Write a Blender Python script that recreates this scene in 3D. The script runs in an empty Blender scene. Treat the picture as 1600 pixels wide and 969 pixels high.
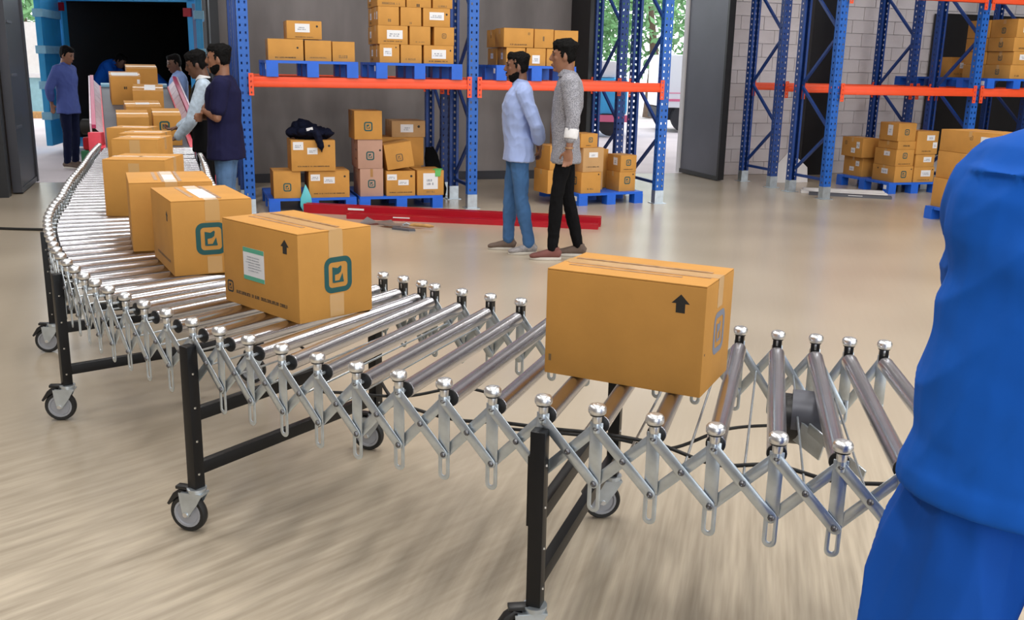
import bpy, bmesh, math, random
from math import sin, cos, pi, radians, sqrt, atan2
from mathutils import Vector, Matrix, noise
random.seed(7)
C = bpy.context.scene.collection
SC = bpy.context.scene
# ------------------------------------------------------------------ camera
CAM_H, FPX, PITCH, ROLL = 1.6, 1517.38, 0.247024, 0.0217349
cd = bpy.data.cameras.new('camera'); cam = bpy.data.objects.new('camera', cd); C.objects.link(cam)
cd.sensor_fit = 'HORIZONTAL'; cd.sensor_width = 36.0; cd.lens = 36.0*FPX/1600.0
cd.clip_start = 0.05; cd.clip_end = 500
Fv = Vector((0, cos(PITCH), -sin(PITCH))); Rv = Vector((1, 0, 0)); Uv = Rv.cross(Fv)
R2 = cos(ROLL)*Rv + sin(ROLL)*Uv; U2 = -sin(ROLL)*Rv + cos(ROLL)*Uv
M = Matrix((R2, U2, -Fv)).transposed().to_4x4(); M.translation = (0, 0, CAM_H)
cam.matrix_world = M
SC.camera = cam
# ------------------------------------------------------------------ world, lamps, exposure
SC.view_settings.view_transform = 'Standard'; SC.view_settings.look = 'None'
SC.view_settings.gamma = 1.0; SC.view_settings.exposure = 0.0
SC.view_settings.use_curve_mapping = False
SC.cycles.caustics_reflective = False; SC.cycles.caustics_refractive = False
W = bpy.data.worlds.new('sky'); SC.world = W; W.use_nodes = True
bgn = W.node_tree.nodes['Background']
bgn.inputs[0].default_value = (0.93, 0.97, 1.0, 1); bgn.inputs[1].default_value = 2.7
def area(name, loc, rot, sx, sy, power, col):
    l = bpy.data.lights.new(name, 'AREA'); l.shape = 'RECTANGLE'; l.size = sx; l.size_y = sy
    l.energy = power; l.color = col
    o = bpy.data.objects.new(name, l); C.objects.link(o); o.location = loc; o.rotation_euler = rot
    return o
for ix, x in enumerate((-4.5, 0.0, 4.5, 9.0)):  # outermost right row is an added fill that brightens the pale wall
    for iy, y in enumerate((-1.0, 4.0, 8.5)):
        area('ceiling_and_fill_lamp', (x, y, 6.7), (0, 0, 0), 0.5, 2.4, 135, (1.0, 0.975, 0.94))

# ------------------------------------------------------------------ materials
MT = {}
def mat(name, col, rough=0.6, metal=0.0, var=0.0, scale=8.0, bump=0.0, bscale=60.0, spec=0.5, stretch=None, sheen=0.0, coat=0.0):
    if name in MT: return MT[name]
    m = bpy.data.materials.new(name); m.use_nodes = True; MT[name] = m
    nt = m.node_tree; b = nt.nodes['Principled BSDF']
    b.inputs['Base Color'].default_value = (*col, 1); b.inputs['Roughness'].default_value = rough
    b.inputs['Metallic'].default_value = metal; b.inputs['Specular IOR Level'].default_value = spec
    if sheen: b.inputs['Sheen Weight'].default_value = sheen
    if coat: b.inputs['Coat Weight'].default_value = coat
    tc = nt.nodes.new('ShaderNodeTexCoord'); src = tc.outputs['Object']
    if stretch:
        mp = nt.nodes.new('ShaderNodeMapping'); mp.inputs['Scale'].default_value = stretch
        nt.links.new(src, mp.inputs[0]); src = mp.outputs[0]
    if var > 0:
        n = nt.nodes.new('ShaderNodeTexNoise'); n.inputs['Scale'].default_value = scale; n.inputs['Detail'].default_value = 4
        nt.links.new(src, n.inputs['Vector'])
        r = nt.nodes.new('ShaderNodeMapRange'); r.inputs['From Min'].default_value = 0.3; r.inputs['From Max'].default_value = 0.7
        r.inputs['To Min'].default_value = 1-var; r.inputs['To Max'].default_value = 1+var
        nt.links.new(n.outputs['Fac'], r.inputs['Value'])
        mx = nt.nodes.new('ShaderNodeVectorMath'); mx.operation = 'SCALE'; mx.inputs[0].default_value = col
        nt.links.new(r.outputs[0], mx.inputs['Scale']); nt.links.new(mx.outputs[0], b.inputs['Base Color'])
    if bump > 0:
        n2 = nt.nodes.new('ShaderNodeTexNoise'); n2.inputs['Scale'].default_value = bscale; n2.inputs['Detail'].default_value = 3
        nt.links.new(src, n2.inputs['Vector'])
        bp = nt.nodes.new('ShaderNodeBump'); bp.inputs['Strength'].default_value = bump; bp.inputs['Distance'].default_value = 0.01
        nt.links.new(n2.outputs['Fac'], bp.inputs['Height']); nt.links.new(bp.outputs[0], b.inputs['Normal'])
    return m
card = mat('cardboard', (0.585, 0.285, 0.066), 0.65, var=0.08, scale=5, bump=0.04, bscale=60, spec=0.25)
card2 = mat('cardboard_pale', (0.55, 0.33, 0.15), 0.7, var=0.08, scale=5, spec=0.2)
cardp = mat('cardboard_pink', (0.50, 0.30, 0.22), 0.7, var=0.06, scale=5, spec=0.2)
cardt = mat('cardboard_inner', (0.42, 0.22, 0.075), 0.8, var=0.15, scale=20)
tape = mat('clear_brown_tape', (0.62, 0.37, 0.15), 0.22, spec=0.6)
tapew = mat('worn_tape', (0.40, 0.22, 0.10), 0.4, var=0.3, scale=40)
teal = mat('teal_ink', (0.010, 0.085, 0.085), 0.55)
ink = mat('black_ink', (0.02, 0.018, 0.015), 0.6)
inkf = mat('faded_ink', (0.20, 0.12, 0.05), 0.7)
paper = mat('label_paper', (0.82, 0.82, 0.84), 0.5)
greenp = mat('label_green', (0.10, 0.42, 0.28), 0.5)
greyp = mat('label_print', (0.22, 0.24, 0.30), 0.6)
steel = mat('galvanised_steel', (0.55, 0.61, 0.66), 0.32, metal=0.8, var=0.14, scale=18)
rollm = mat('roller_steel', (0.64, 0.64, 0.685), 0.25, metal=1.0, var=0.05, scale=14)
chrome = mat('bright_zinc', (0.78, 0.79, 0.80), 0.33, metal=1.0)
boltm = mat('dark_bolt_steel', (0.18, 0.18, 0.19), 0.3, metal=0.9)
blackp = mat('black_powder_coat', (0.008, 0.008, 0.009), 0.38, spec=0.3)
rubber = mat('black_rubber', (0.012, 0.012, 0.012), 0.55)
plastic = mat('black_plastic', (0.010, 0.010, 0.011), 0.4)
hubm = mat('grey_wheel_plastic', (0.33, 0.34, 0.37), 0.45)
bluep = mat('blue_pallet_plastic', (0.012, 0.13, 0.68), 0.42, var=0.08, scale=6)
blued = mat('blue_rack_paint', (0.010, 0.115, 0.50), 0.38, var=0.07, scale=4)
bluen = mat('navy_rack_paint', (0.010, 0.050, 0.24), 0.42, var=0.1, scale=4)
orange = mat('orange_beam_paint', (0.88, 0.085, 0.018), 0.38, var=0.04)
redp = mat('red_beam_paint', (0.42, 0.006, 0.018), 0.32, var=0.12, scale=5)
pinkr = mat('pink_red_paint', (0.80, 0.08, 0.12), 0.45, var=0.1)
magenta = mat('magenta_paint', (0.55, 0.06, 0.16), 0.4)
guard = mat('pale_pink_guard', (0.74, 0.60, 0.70), 0.4, var=0.1, scale=6)
beltm = mat('grey_belt', (0.11, 0.115, 0.135), 0.5, var=0.1, scale=3)
skyb = mat('sky_blue_container_paint', (0.045, 0.40, 0.78), 0.4, var=0.1, scale=3)
skyl = mat('pale_blue_paint', (0.30, 0.62, 0.82), 0.45, var=0.08)
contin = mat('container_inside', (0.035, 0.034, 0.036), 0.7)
wallm = mat('dark_plaster', (0.225, 0.205, 0.200), 0.85, var=0.34, scale=1.6, bump=0.2, bscale=8, stretch=(1, 1, .28))
walll = mat('pale_blockwork', (0.70, 0.655, 0.68), 0.8, var=0.10, scale=1.2, bump=0.2, bscale=12)
groutm = mat('block_joint', (0.67, 0.63, 0.65), 0.9)
doorm = mat('dark_steel_door', (0.050, 0.050, 0.060), 0.42, metal=0.3, var=0.12, scale=1.5)
doorg = mat('grey_steel_door', (0.11, 0.115, 0.14), 0.42, metal=0.2, var=0.08, scale=1.5)
doorb = mat('black_steel_door', (0.008, 0.008, 0.010), 0.4, var=0.1)
whitem = mat('white_board', (0.72, 0.70, 0.70), 0.6, var=0.04)
ceilm = mat('ceiling_sheet', (0.55, 0.55, 0.55), 0.8)
leafm = mat('leaf_green', (0.16, 0.34, 0.14), 0.7, var=0.4, scale=2)
trunkm = mat('bark', (0.16, 0.11, 0.08), 0.9, var=0.2)
hairm = mat('black_hair', (0.004, 0.0035, 0.0035), 0.75, spec=0.12, bump=0.5, bscale=140, var=0.2, scale=40)
skin1 = mat('brown_skin', (0.20, 0.090, 0.052), 0.5, var=0.07, scale=14)
skin2 = mat('warm_brown_skin', (0.27, 0.125, 0.072), 0.5, var=0.07, scale=14)
skin3 = mat('dark_brown_skin', (0.13, 0.060, 0.036), 0.5, var=0.07, scale=14)
sh_lb = mat('light_blue_cloth', (0.33, 0.42, 0.72), 0.8, var=0.04, bump=0.2, bscale=25, sheen=0.2)
sh_nv = mat('navy_jersey', (0.012, 0.012, 0.045), 0.9, spec=0.15, var=0.1, bump=0.15, bscale=20)
sh_bl = mat('mid_blue_cloth', (0.055, 0.085, 0.30), 0.8, var=0.08, bump=0.2, bscale=20)
sh_sb = mat('sky_blue_shirt_cloth', (0.24, 0.36, 0.68), 0.8, var=0.05, bump=0.2, bscale=20)
sh_wk = mat('royal_blue_workwear', (0.006, 0.105, 0.52), 0.8, spec=0.2, var=0.08, scale=5, bump=0.35, bscale=11, stretch=(1, 1.6, .8))
tr_wk = mat('royal_blue_trousers', (0.005, 0.080, 0.42), 0.8, spec=0.2, var=0.08, scale=5, bump=0.35, bscale=9, stretch=(1.4, 1.4, .6))
sh_bk = mat('black_cloth', (0.006, 0.006, 0.007), 0.9, spec=0.12, var=0.1, bump=0.2, bscale=20)
sh_ck = mat('pale_checked_cloth', (0.45, 0.55, 0.66), 0.8, var=0.2, scale=30)
jeans = mat('blue_denim', (0.045, 0.13, 0.30), 0.85, var=0.22, scale=5, bump=0.25, bscale=40)
jeans2 = mat('faded_blue_denim', (0.085, 0.17, 0.33), 0.85, var=0.25, scale=5, bump=0.25, bscale=40)
tr_nv = mat('dark_navy_trouser', (0.007, 0.010, 0.034), 0.9, spec=0.15, var=0.1, bump=0.2, bscale=20)
shoe_b = mat('brown_canvas', (0.13, 0.09, 0.07), 0.8, var=0.15, scale=20)
shoe_g = mat('grey_canvas', (0.30, 0.28, 0.28), 0.7, var=0.3, scale=30)
shoe_r = mat('red_brown_canvas', (0.17, 0.06, 0.05), 0.8, var=0.15)
solem = mat('pale_sole', (0.62, 0.58, 0.52), 0.6)
lipm = mat('lips', (0.16, 0.05, 0.04), 0.5)
eyem = mat('eye', (0.02, 0.015, 0.012), 0.25)
whitec = mat('white_cloth', (0.78, 0.78, 0.80), 0.8)
jacketm = mat('dark_navy_cloth', (0.006, 0.008, 0.022), 0.9, spec=0.15, var=0.3, scale=10, bump=0.3, bscale=30)
cyanp = mat('cyan_plastic_film', (0.10, 0.55, 0.62), 0.2, spec=0.7)
wood = mat('light_wood', (0.50, 0.27, 0.09), 0.6, var=0.2, scale=20)
toolg = mat('tool_steel', (0.30, 0.28, 0.28), 0.35, metal=0.6, var=0.1)
vanw = mat('white_van_paint', (0.85, 0.87, 0.90), 0.4)
pinks = mat('pink_stripe', (0.70, 0.15, 0.28), 0.5)
tyrem = mat('tyre', (0.03, 0.03, 0.035), 0.8)
cream = mat('cream_render', (0.75, 0.72, 0.68), 0.8, var=0.05)
tealw = mat('teal_wall', (0.30, 0.52, 0.58), 0.8, var=0.1)
asph = mat('pale_pavement', (0.62, 0.55, 0.56), 0.75, var=0.12, scale=0.7)
glassm = mat('dark_glass', (0.03, 0.05, 0.07), 0.08, spec=0.8)
greenm = mat('green_machine_paint', (0.03, 0.16, 0.08), 0.45)
# grey patterned shirt
sh_gp = mat('grey_print_cloth', (0.30, 0.30, 0.33), 0.82)
nt = sh_gp.node_tree; v = nt.nodes.new('ShaderNodeTexVoronoi'); v.inputs['Scale'].default_value = 130
rr = nt.nodes.new('ShaderNodeValToRGB'); rr.color_ramp.elements[0].color = (0.07, 0.07, 0.095, 1); rr.color_ramp.elements[1].color = (0.34, 0.34, 0.38, 1)
rr.color_ramp.elements[0].position = 0.15; rr.color_ramp.elements[1].position = 0.55
tc = nt.nodes.new('ShaderNodeTexCoord'); nt.links.new(tc.outputs['Object'], v.inputs['Vector']); nt.links.new(v.outputs['Distance'], rr.inputs[0])
nt.links.new(rr.outputs[0], nt.nodes['Principled BSDF'].inputs['Base Color'])
# polished concrete floor: pale screed with blurred roller reflections painted in as streaks
fl = mat('polished_concrete', (0.5, 0.43, 0.35), 0.3)
nt = fl.node_tree; b = nt.nodes['Principled BSDF']; tc = nt.nodes.new('ShaderNodeTexCoord')
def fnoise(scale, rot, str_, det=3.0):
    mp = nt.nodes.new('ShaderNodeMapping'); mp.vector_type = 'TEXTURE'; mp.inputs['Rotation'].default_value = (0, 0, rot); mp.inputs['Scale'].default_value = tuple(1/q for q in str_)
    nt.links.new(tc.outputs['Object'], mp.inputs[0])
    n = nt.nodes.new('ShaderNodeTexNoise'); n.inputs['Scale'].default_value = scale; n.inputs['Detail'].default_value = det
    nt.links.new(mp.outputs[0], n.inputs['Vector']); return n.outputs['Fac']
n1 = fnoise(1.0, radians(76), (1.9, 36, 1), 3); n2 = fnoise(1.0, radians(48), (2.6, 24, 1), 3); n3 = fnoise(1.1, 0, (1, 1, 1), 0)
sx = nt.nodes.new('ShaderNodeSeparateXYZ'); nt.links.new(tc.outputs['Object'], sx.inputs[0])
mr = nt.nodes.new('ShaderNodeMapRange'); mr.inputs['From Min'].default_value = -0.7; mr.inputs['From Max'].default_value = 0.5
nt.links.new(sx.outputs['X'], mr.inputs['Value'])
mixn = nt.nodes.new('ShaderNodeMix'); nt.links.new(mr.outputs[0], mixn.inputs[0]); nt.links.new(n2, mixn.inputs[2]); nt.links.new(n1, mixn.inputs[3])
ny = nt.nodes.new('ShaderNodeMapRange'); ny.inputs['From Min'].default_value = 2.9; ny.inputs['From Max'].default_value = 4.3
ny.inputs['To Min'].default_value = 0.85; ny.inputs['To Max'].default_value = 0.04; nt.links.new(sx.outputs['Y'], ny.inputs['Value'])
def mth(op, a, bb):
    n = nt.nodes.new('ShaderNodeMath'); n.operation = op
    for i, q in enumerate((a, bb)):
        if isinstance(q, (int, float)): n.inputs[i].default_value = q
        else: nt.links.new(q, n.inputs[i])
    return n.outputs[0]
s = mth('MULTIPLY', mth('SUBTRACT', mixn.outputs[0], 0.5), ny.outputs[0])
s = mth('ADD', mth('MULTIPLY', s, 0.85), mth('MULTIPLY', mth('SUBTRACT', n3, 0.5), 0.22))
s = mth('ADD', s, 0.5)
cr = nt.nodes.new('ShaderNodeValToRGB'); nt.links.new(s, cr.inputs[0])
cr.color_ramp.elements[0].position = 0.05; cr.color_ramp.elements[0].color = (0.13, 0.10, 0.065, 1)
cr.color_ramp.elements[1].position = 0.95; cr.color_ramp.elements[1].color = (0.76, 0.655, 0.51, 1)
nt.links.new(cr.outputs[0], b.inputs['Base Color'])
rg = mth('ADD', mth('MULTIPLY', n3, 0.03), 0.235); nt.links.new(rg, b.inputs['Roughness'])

# ------------------------------------------------------------------ mesh helpers
class MB:
    def __init__(s): s.v = []; s.f = []
    def add(s, vs, fs, M=None):
        o = len(s.v); s.v += [tuple((M @ Vector(p)) if M else p) for p in vs]; s.f += [tuple(i+o for i in f) for f in fs]; return s
    def box(s, c, d, M=None):
        x, y, z = c; a, b_, h = d[0]/2, d[1]/2, d[2]/2
        vs = [(x+i*a, y+j*b_, z+k*h) for k in (-1, 1) for j in (-1, 1) for i in (-1, 1)]
        return s.add(vs, [(0, 2, 3, 1), (4, 5, 7, 6), (0, 1, 5, 4), (2, 6, 7, 3), (0, 4, 6, 2), (1, 3, 7, 5)], M)
    def bbox(s, x0, x1, y0, y1, z0, z1, M=None):
        return s.box(((x0+x1)/2, (y0+y1)/2, (z0+z1)/2), (x1-x0, y1-y0, z1-z0), M)
    def bar(s, p, q, w, t, up=(0, 0, 1)):   # w across (horizontal), t along 'up'
        p = Vector(p); q = Vector(q); d = q-p; L = d.length; z = d.normalized(); u = Vector(up)
        x = u.cross(z)
        if x.length < 1e-4: x = Vector((1, 0, 0)).cross(z)
        x.normalize(); y = z.cross(x)
        Mx = Matrix((x, y, z)).transposed().to_4x4(); Mx.translation = (p+q)/2
        return s.box((0, 0, 0), (w, t, L), Mx)
    def tube(s, pts, r, n=10, cap=True):
        pts = [Vector(p) for p in pts]; rs = r if isinstance(r, (list, tuple)) else [r]*len(pts); o = len(s.v); pr = None
        for i, p in enumerate(pts):
            t = (pts[min(i+1, len(pts)-1)]-pts[max(i-1, 0)]).normalized()
            if pr is None: pr = t.orthogonal().normalized()
            pr = (pr - t*pr.dot(t)); pr.normalize(); q = t.cross(pr)
            for k in range(n):
                a = 2*pi*k/n; s.v.append(tuple(p+(pr*cos(a)+q*sin(a))*rs[i]))
        for i in range(len(pts)-1):
            for k in range(n):
                a = o+i*n+k; b_ = o+i*n+(k+1) % n; s.f.append((a, b_, b_+n, a+n))
        if cap: s.f.append(tuple(o+k for k in range(n))[::-1]); s.f.append(tuple(o+(len(pts)-1)*n+k for k in range(n)))
        return s
    def lathe(s, prof, n=20, M=None, cap=True):      # prof (r,z), axis z
        vs = []; fs = []
        for r, z in prof:
            for k in range(n): a = 2*pi*k/n; vs.append((r*cos(a), r*sin(a), z))
        for i in range(len(prof)-1):
            for k in range(n): a = i*n+k; b_ = i*n+(k+1) % n; fs.append((a, b_, b_+n, a+n))
        if cap: fs.append(tuple(range(n))[::-1]); fs.append(tuple((len(prof)-1)*n+k for k in range(n)))
        return s.add(vs, fs, M)
    def prism(s, poly, h0, h1, M=None):    # polygon in xy, extruded in z
        n = len(poly); vs = [(x, y, h0) for x, y in poly]+[(x, y, h1) for x, y in poly]
        fs = [tuple(range(n))[::-1], tuple(range(n, 2*n))]+[(k, (k+1) % n, n+(k+1) % n, n+k) for k in range(n)]
        return s.add(vs, fs, M)
    def loft(s, rings, n=16, side=(0, 1, 0)):  # rings: (point, half along normal, half along side)
        P = [Vector(r[0]) for r in rings]; o = len(s.v); m = len(P)
        for i, (c, a, b_) in enumerate(rings):
            t = (P[min(i+1, m-1)]-P[max(i-1, 0)]).normalized(); sd = Vector(side); sd = sd-t*sd.dot(t)
            if sd.length < 1e-3: sd = t.orthogonal()
            sd.normalize(); nn = sd.cross(t)
            for k in range(n):
                q = 2*pi*k/n; s.v.append(tuple(P[i]+nn*(a*cos(q))+sd*(b_*sin(q))))
        for i in range(m-1):
            for k in range(n): a = o+i*n+k; b_ = o+i*n+(k+1) % n; s.f.append((a, b_, b_+n, a+n))
        s.f.append(tuple(o+k for k in range(n))[::-1]); s.f.append(tuple(o+(m-1)*n+k for k in range(n)))
        return s
    def ball(s, c, r, n=14, m=8, M=None):
        rx, ry, rz = r if isinstance(r, (tuple, list)) else (r, r, r); vs = [(c[0], c[1], c[2]-rz)]; fs = []
        for i in range(1, m):
            t = -pi/2+pi*i/m
            for k in range(n): a = 2*pi*k/n; vs.append((c[0]+rx*cos(t)*cos(a), c[1]+ry*cos(t)*sin(a), c[2]+rz*sin(t)))
        vs.append((c[0], c[1], c[2]+rz)); L = len(vs)-1
        for k in range(n): fs.append((0, 1+(k+1) % n, 1+k)); fs.append((L, 1+(m-2)*n+k, 1+(m-2)*n+(k+1) % n))
        for i in range(m-2):
            for k in range(n): a = 1+i*n+k; b_ = 1+i*n+(k+1) % n; fs.append((a, b_, b_+n, a+n))
        return s.add(vs, fs, M)
    def mesh(s, name, m=None, smooth=35):
        me = bpy.data.meshes.new(name); me.from_pydata(s.v, [], s.f)
        bm = bmesh.new(); bm.from_mesh(me); bmesh.ops.recalc_face_normals(bm, faces=bm.faces); bm.to_mesh(me); bm.free()
        if smooth:
            me.polygons.foreach_set('use_smooth', [True]*len(me.polygons)); me.set_sharp_from_angle(angle=radians(smooth))
        if m: me.materials.append(m)
        return me
def link(name, me, parent=None, loc=None, rot=None, kind=None, label=None):
    o = bpy.data.objects.new(name, me); C.objects.link(o)
    if parent: o.parent = parent
    if loc is not None: o.location = loc
    if rot is not None: o.rotation_euler = rot
    if kind: o['kind'] = kind
    if label: o['label'] = label
    return o
def part(name, mb, m, parent, smooth=35, bevel=0, **k):
    me = mb.mesh(name, m, smooth)
    if bevel:
        bm = bmesh.new(); bm.from_mesh(me)
        bmesh.ops.bevel(bm, geom=[e for e in bm.edges if len(e.link_faces) == 2 and e.calc_face_angle(0) > 0.6], offset=bevel, segments=2, affect='EDGES', profile=0.6)
        bm.to_mesh(me); bm.free(); me.polygons.foreach_set('use_smooth', [True]*len(me.polygons)); me.set_sharp_from_angle(angle=radians(40))
    return link(name, me, parent, **k)
def thing(name, label, cat, loc=(0, 0, 0), rz=0, group=None):
    o = bpy.data.objects.new(name, None); C.objects.link(o); o.empty_display_size = 0.1
    o.location = loc; o.rotation_euler = (0, 0, rz); o['label'] = label; o['category'] = cat
    if group: o['group'] = group
    return o
def solo(o, label, cat, group=None):
    o['label'] = label; o['category'] = cat
    if group: o['group'] = group
    return o
def struct(name, mb, m, smooth=0, **k): return part(name, mb, m, None, smooth, kind='structure', **k)

# ------------------------------------------------------------------ rack frame: u along the racks, n into the building
RO = Vector((-0.48, 11.05, 0)); RA = radians(18.6)
RM = Matrix.Translation(RO) @ Matrix.Rotation(RA, 4, 'Z')
def RW(u, n, z=0): return RM @ Vector((u, n, z))

# ------------------------------------------------------------------ the building
struct('floor', MB().bbox(-14, 16, -7, 0, -0.1, 0).prism([(-14, -7), (16, -7), (16, 22), (9.0, 17.6), (-5.9, 12.6), (-14, 10.0)], -0.1, 0), fl)
gr = link('trim_1', MB().bbox(-60, 60, 9.0, 90, -0.14, -0.02).mesh('ground', asph, 0), kind='structure')
Z1 = 7.0
def wbox(u0, u1, n0, n1, z0, z1): return MB().bbox(u0, u1, n0, n1, z0, z1, RM)
struct('wall_back', wbox(-2.62, 2.25, 2.80, 3.40, 0, Z1), wallm)
struct('baseboard_back', wbox(-2.62, 2.25, 2.775, 2.80, 0, 0.12), doorm)
wr = struct('wall_right', wbox(4.42, 14.5, 2.86, 3.40, 0, Z1), groutm)
wme = []
rnd = random.Random(3)
bm_ = MB().box((0, 0, 0), (0.392, 0.03, 0.192)).mesh('block', walll, 0)
for r in range(20):
    for c in range(22):
        if len(wme) >= 300: break
        u = 4.62+c*0.4+(0.2 if r % 2 else 0)
        if u > 12.4 or (r*22+c) < 0: continue
        o = link('block', bm_, wr, loc=RW(u, 2.85-rnd.random()*0.004, 0.1+r*0.2), rot=(0, 0, RA)); wme.append(o)
mm = MB()
for r in range(14, 20):
    for c in range(22): mm.box((4.62+c*0.4+(0.2 if r % 2 else 0), 2.85, 0.1+r*0.2), (0.392, 0.03, 0.192), RM)
if len(wme) >= 300:
    mm = MB()
    for r in range(13, 34):
        for c in range(22): mm.box((4.62+c*0.4+(0.2 if r % 2 else 0), 2.85, 0.1+r*0.2), (0.392, 0.028, 0.192), RM)
    part('upper_blocks', mm, walll, wr, 0, kind='stuff')
struct('wall_above', MB().bbox(-9.5, -2.62, 2.9, 3.4, 3.4, Z1, RM).bbox(2.25, 4.42, 2.9, 3.4, 3.4, Z1, RM).bbox(-14.0, -6.0, 2.9, 3.4, 3.4, Z1, RM), wallm)
struct('wall_left', MB().bbox(-14.0, -5.0, 3.0, 3.4, 0, Z1, RM).bbox(-7.9, -7.5, -22, 3.0, 0, Z1, RM), wallm)
struct('ceiling', MB().bbox(-16, 18, -8, 22, Z1, Z1+0.1), ceilm)
struct('wall_far_right', MB().bbox(14.2, 14.5, -16, 3.0, 0, Z1, RM), wallm)
# swung steel door leaves
def leaf(name, u, n0, n1, m, frame, fr2=None):
    o = struct(name, MB().bbox(u-0.035, u+0.035, n0, n1, 0.03, 3.3, RM), m)
    part('door_edge', MB().bbox(u-0.05, u+0.05, n0-0.05, n0, 0.02, 3.32, RM), frame, o, 0)
    part('bottom_rail', MB().bbox(u-0.05, u+0.05, n0, n1, 0.01, 0.07, RM), frame, o, 0)
    part('hinge_post', MB().bbox(u-0.06, u+0.06, n1, n1+0.1, 0.0, 3.4, RM), fr2 or frame, o, 0)
    return o
leaf('door_1', 4.40, 2.10, 3.25, doorg, doorb, whitem)
leaf('door_2', 2.28, 2.12, 3.30, doorb, doorb, doorm)
leaf('door_3', -2.66, 2.00, 3.20, doorb, doorb)
d4 = leaf('door_4', -4.98, 2.10, 3.35, doorm, doorm)
for z in (0.75, 1.35, 1.95):
    part('welded_rib', MB().bbox(-4.945, -4.93, 2.2, 2.55, z, z+0.03, RM), doorg, d4, 0)
struct('door_5', MB().bbox(-5.9, -5.03, 1.75, 1.95, 0, 3.4, RM), doorb)
struct('trim_2', MB().bbox(6.18, 6.75, 2.66, 2.80, 0, 3.4, RM), doorb)
struct('trim_3', MB().bbox(8.55, 10.6, 2.62, 2.80, 0.3, 2.55, RM), doorb)

# ------------------------------------------------------------------ pallet racks
def upright_mesh():
    mb = MB(); H = 3.7; pit = 0.075; w = 0.11; d = 0.09
    def plate(org, ax, wid, cols, hh):
        n = int(H/pit); up = Vector((0, 0, 1))
        cw = wid/cols
        for r in range(n):
            for c in range(cols):
                x0 = c*cw; z0 = 0.1+r*pit; cx = x0+cw/2; cz = z0+pit/2; o = len(mb.v)
                outer = [(x0, z0), (x0+cw, z0), (x0+cw, z0+pit), (x0, z0+pit)]
                hx, hz = hh
                inner = [(cx-hx, cz-hz), (cx+hx, cz-hz), (cx+hx, cz+hz), (cx-hx, cz+hz)]
                for (a, b_) in outer+inner: mb.v.append(tuple(org+ax*a+up*b_))
                for k in range(4): mb.f.append((o+k, o+(k+1) % 4, o+4+(k+1) % 4, o+4+k))
    plate(Vector((-w/2, 0, 0)), Vector((1, 0, 0)), w, 2, (0.009, 0.013))
    plate(Vector((-w/2, 0, 0)), Vector((0, 1, 0)), d, 1, (0.010, 0.013))
    plate(Vector((w/2, 0, 0)), Vector((0, 1, 0)), d, 1, (0.010, 0.013))
    mb.bbox(-w/2, -w/2+0.03, d-0.003, d, 0.1, H); mb.bbox(w/2-0.03, w/2, d-0.003, d, 0.1, H)
    me = bpy.data.meshes.new('upright'); me.from_pydata(mb.v, [], mb.f); me.materials.append(blued); return me
UPM = upright_mesh()
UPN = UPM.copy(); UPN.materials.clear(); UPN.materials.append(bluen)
FOOT = MB().bbox(-0.056, 0.056, -0.004, 0.094, 0.006, 0.16).bbox(-0.085, 0.085, -0.04, 0.12, 0, 0.008).mesh('foot_plate', steel, 0)
_c = MB()
for x0_, x1_, z0_, z1_ in ((-.025, -.007, -.19, .035), (.007, .025, -.19, .035)): _c.bbox(x0_, x1_, -.034, -.026, z0_, z1_)
for z0_, z1_ in ((-.19, -.17), (-.15, -.115), (-.095, -.06), (-.04, -.005), (.015, .035)): _c.bbox(-.007, .007, -.034, -.026, z0_, z1_)
CONN = _c.mesh('connector', orange, 0)
def rack(label, us, n0, depth, levels, front=True, zig=1, group=None, frontm=None):
    t = thing('pallet_rack', label, 'rack', RW(us[0], n0), RA, group); u0 = us[0]
    for i, u in enumerate(us):
        x = u-u0
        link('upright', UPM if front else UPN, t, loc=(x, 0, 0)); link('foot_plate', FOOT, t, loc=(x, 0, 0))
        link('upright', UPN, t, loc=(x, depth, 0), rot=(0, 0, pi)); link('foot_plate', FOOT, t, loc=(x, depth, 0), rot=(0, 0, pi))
        zs = [0.30, 0.85, 1.42, 2.08, 2.7, 3.3]; y0, y1 = 0.09, depth-0.09
        for k in range(5):
            a, b_ = (y1, y0) if k % 2 == 0 else (y0, y1)
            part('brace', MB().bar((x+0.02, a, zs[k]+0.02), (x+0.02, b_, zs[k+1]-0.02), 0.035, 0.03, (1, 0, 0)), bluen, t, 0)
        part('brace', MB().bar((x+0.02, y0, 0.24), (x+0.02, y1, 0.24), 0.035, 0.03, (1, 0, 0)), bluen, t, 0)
    for i in range(len(us)-1):
        a, b_ = us[i]-u0+0.058, us[i+1]-u0-0.058
        for z in levels:
            for y, sgn in ((-0.012, 1), (depth+0.012-0.045, 1)):
                if z > 2 and y > .1: continue
                bm = part('beam', MB().bbox(a, b_, y-0.02, y+0.045, z-0.075, z).bbox(a, b_, y-0.028, y-0.018, z-0.1, z-0.045).bbox(a, b_, y-0.02, y+0.045, z-0.105, z-0.07), orange, t, 0, bevel=0.003)
                for ex in (a, b_):
                    link('connector', CONN, bm, loc=(ex, y, z))
    return t
rack('long pallet rack with orange beams nearest the two standing men', [-2.45, 0, 2.36], 0, 0.9, [1.43], group='blue and orange pallet racks')
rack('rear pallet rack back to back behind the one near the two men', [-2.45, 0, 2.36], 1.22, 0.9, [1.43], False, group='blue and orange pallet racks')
rack('pallet rack with orange beams on the right side of the hall', [4.76, 6.95, 9.1], 0, 0.85, [1.43, 2.615], group='blue and orange pallet racks')
rack('rear pallet rack standing against the pale wall on the right', [4.76, 6.95, 9.1], 1.22, 0.85, [1.43], False, group='blue and orange pallet racks')

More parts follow.
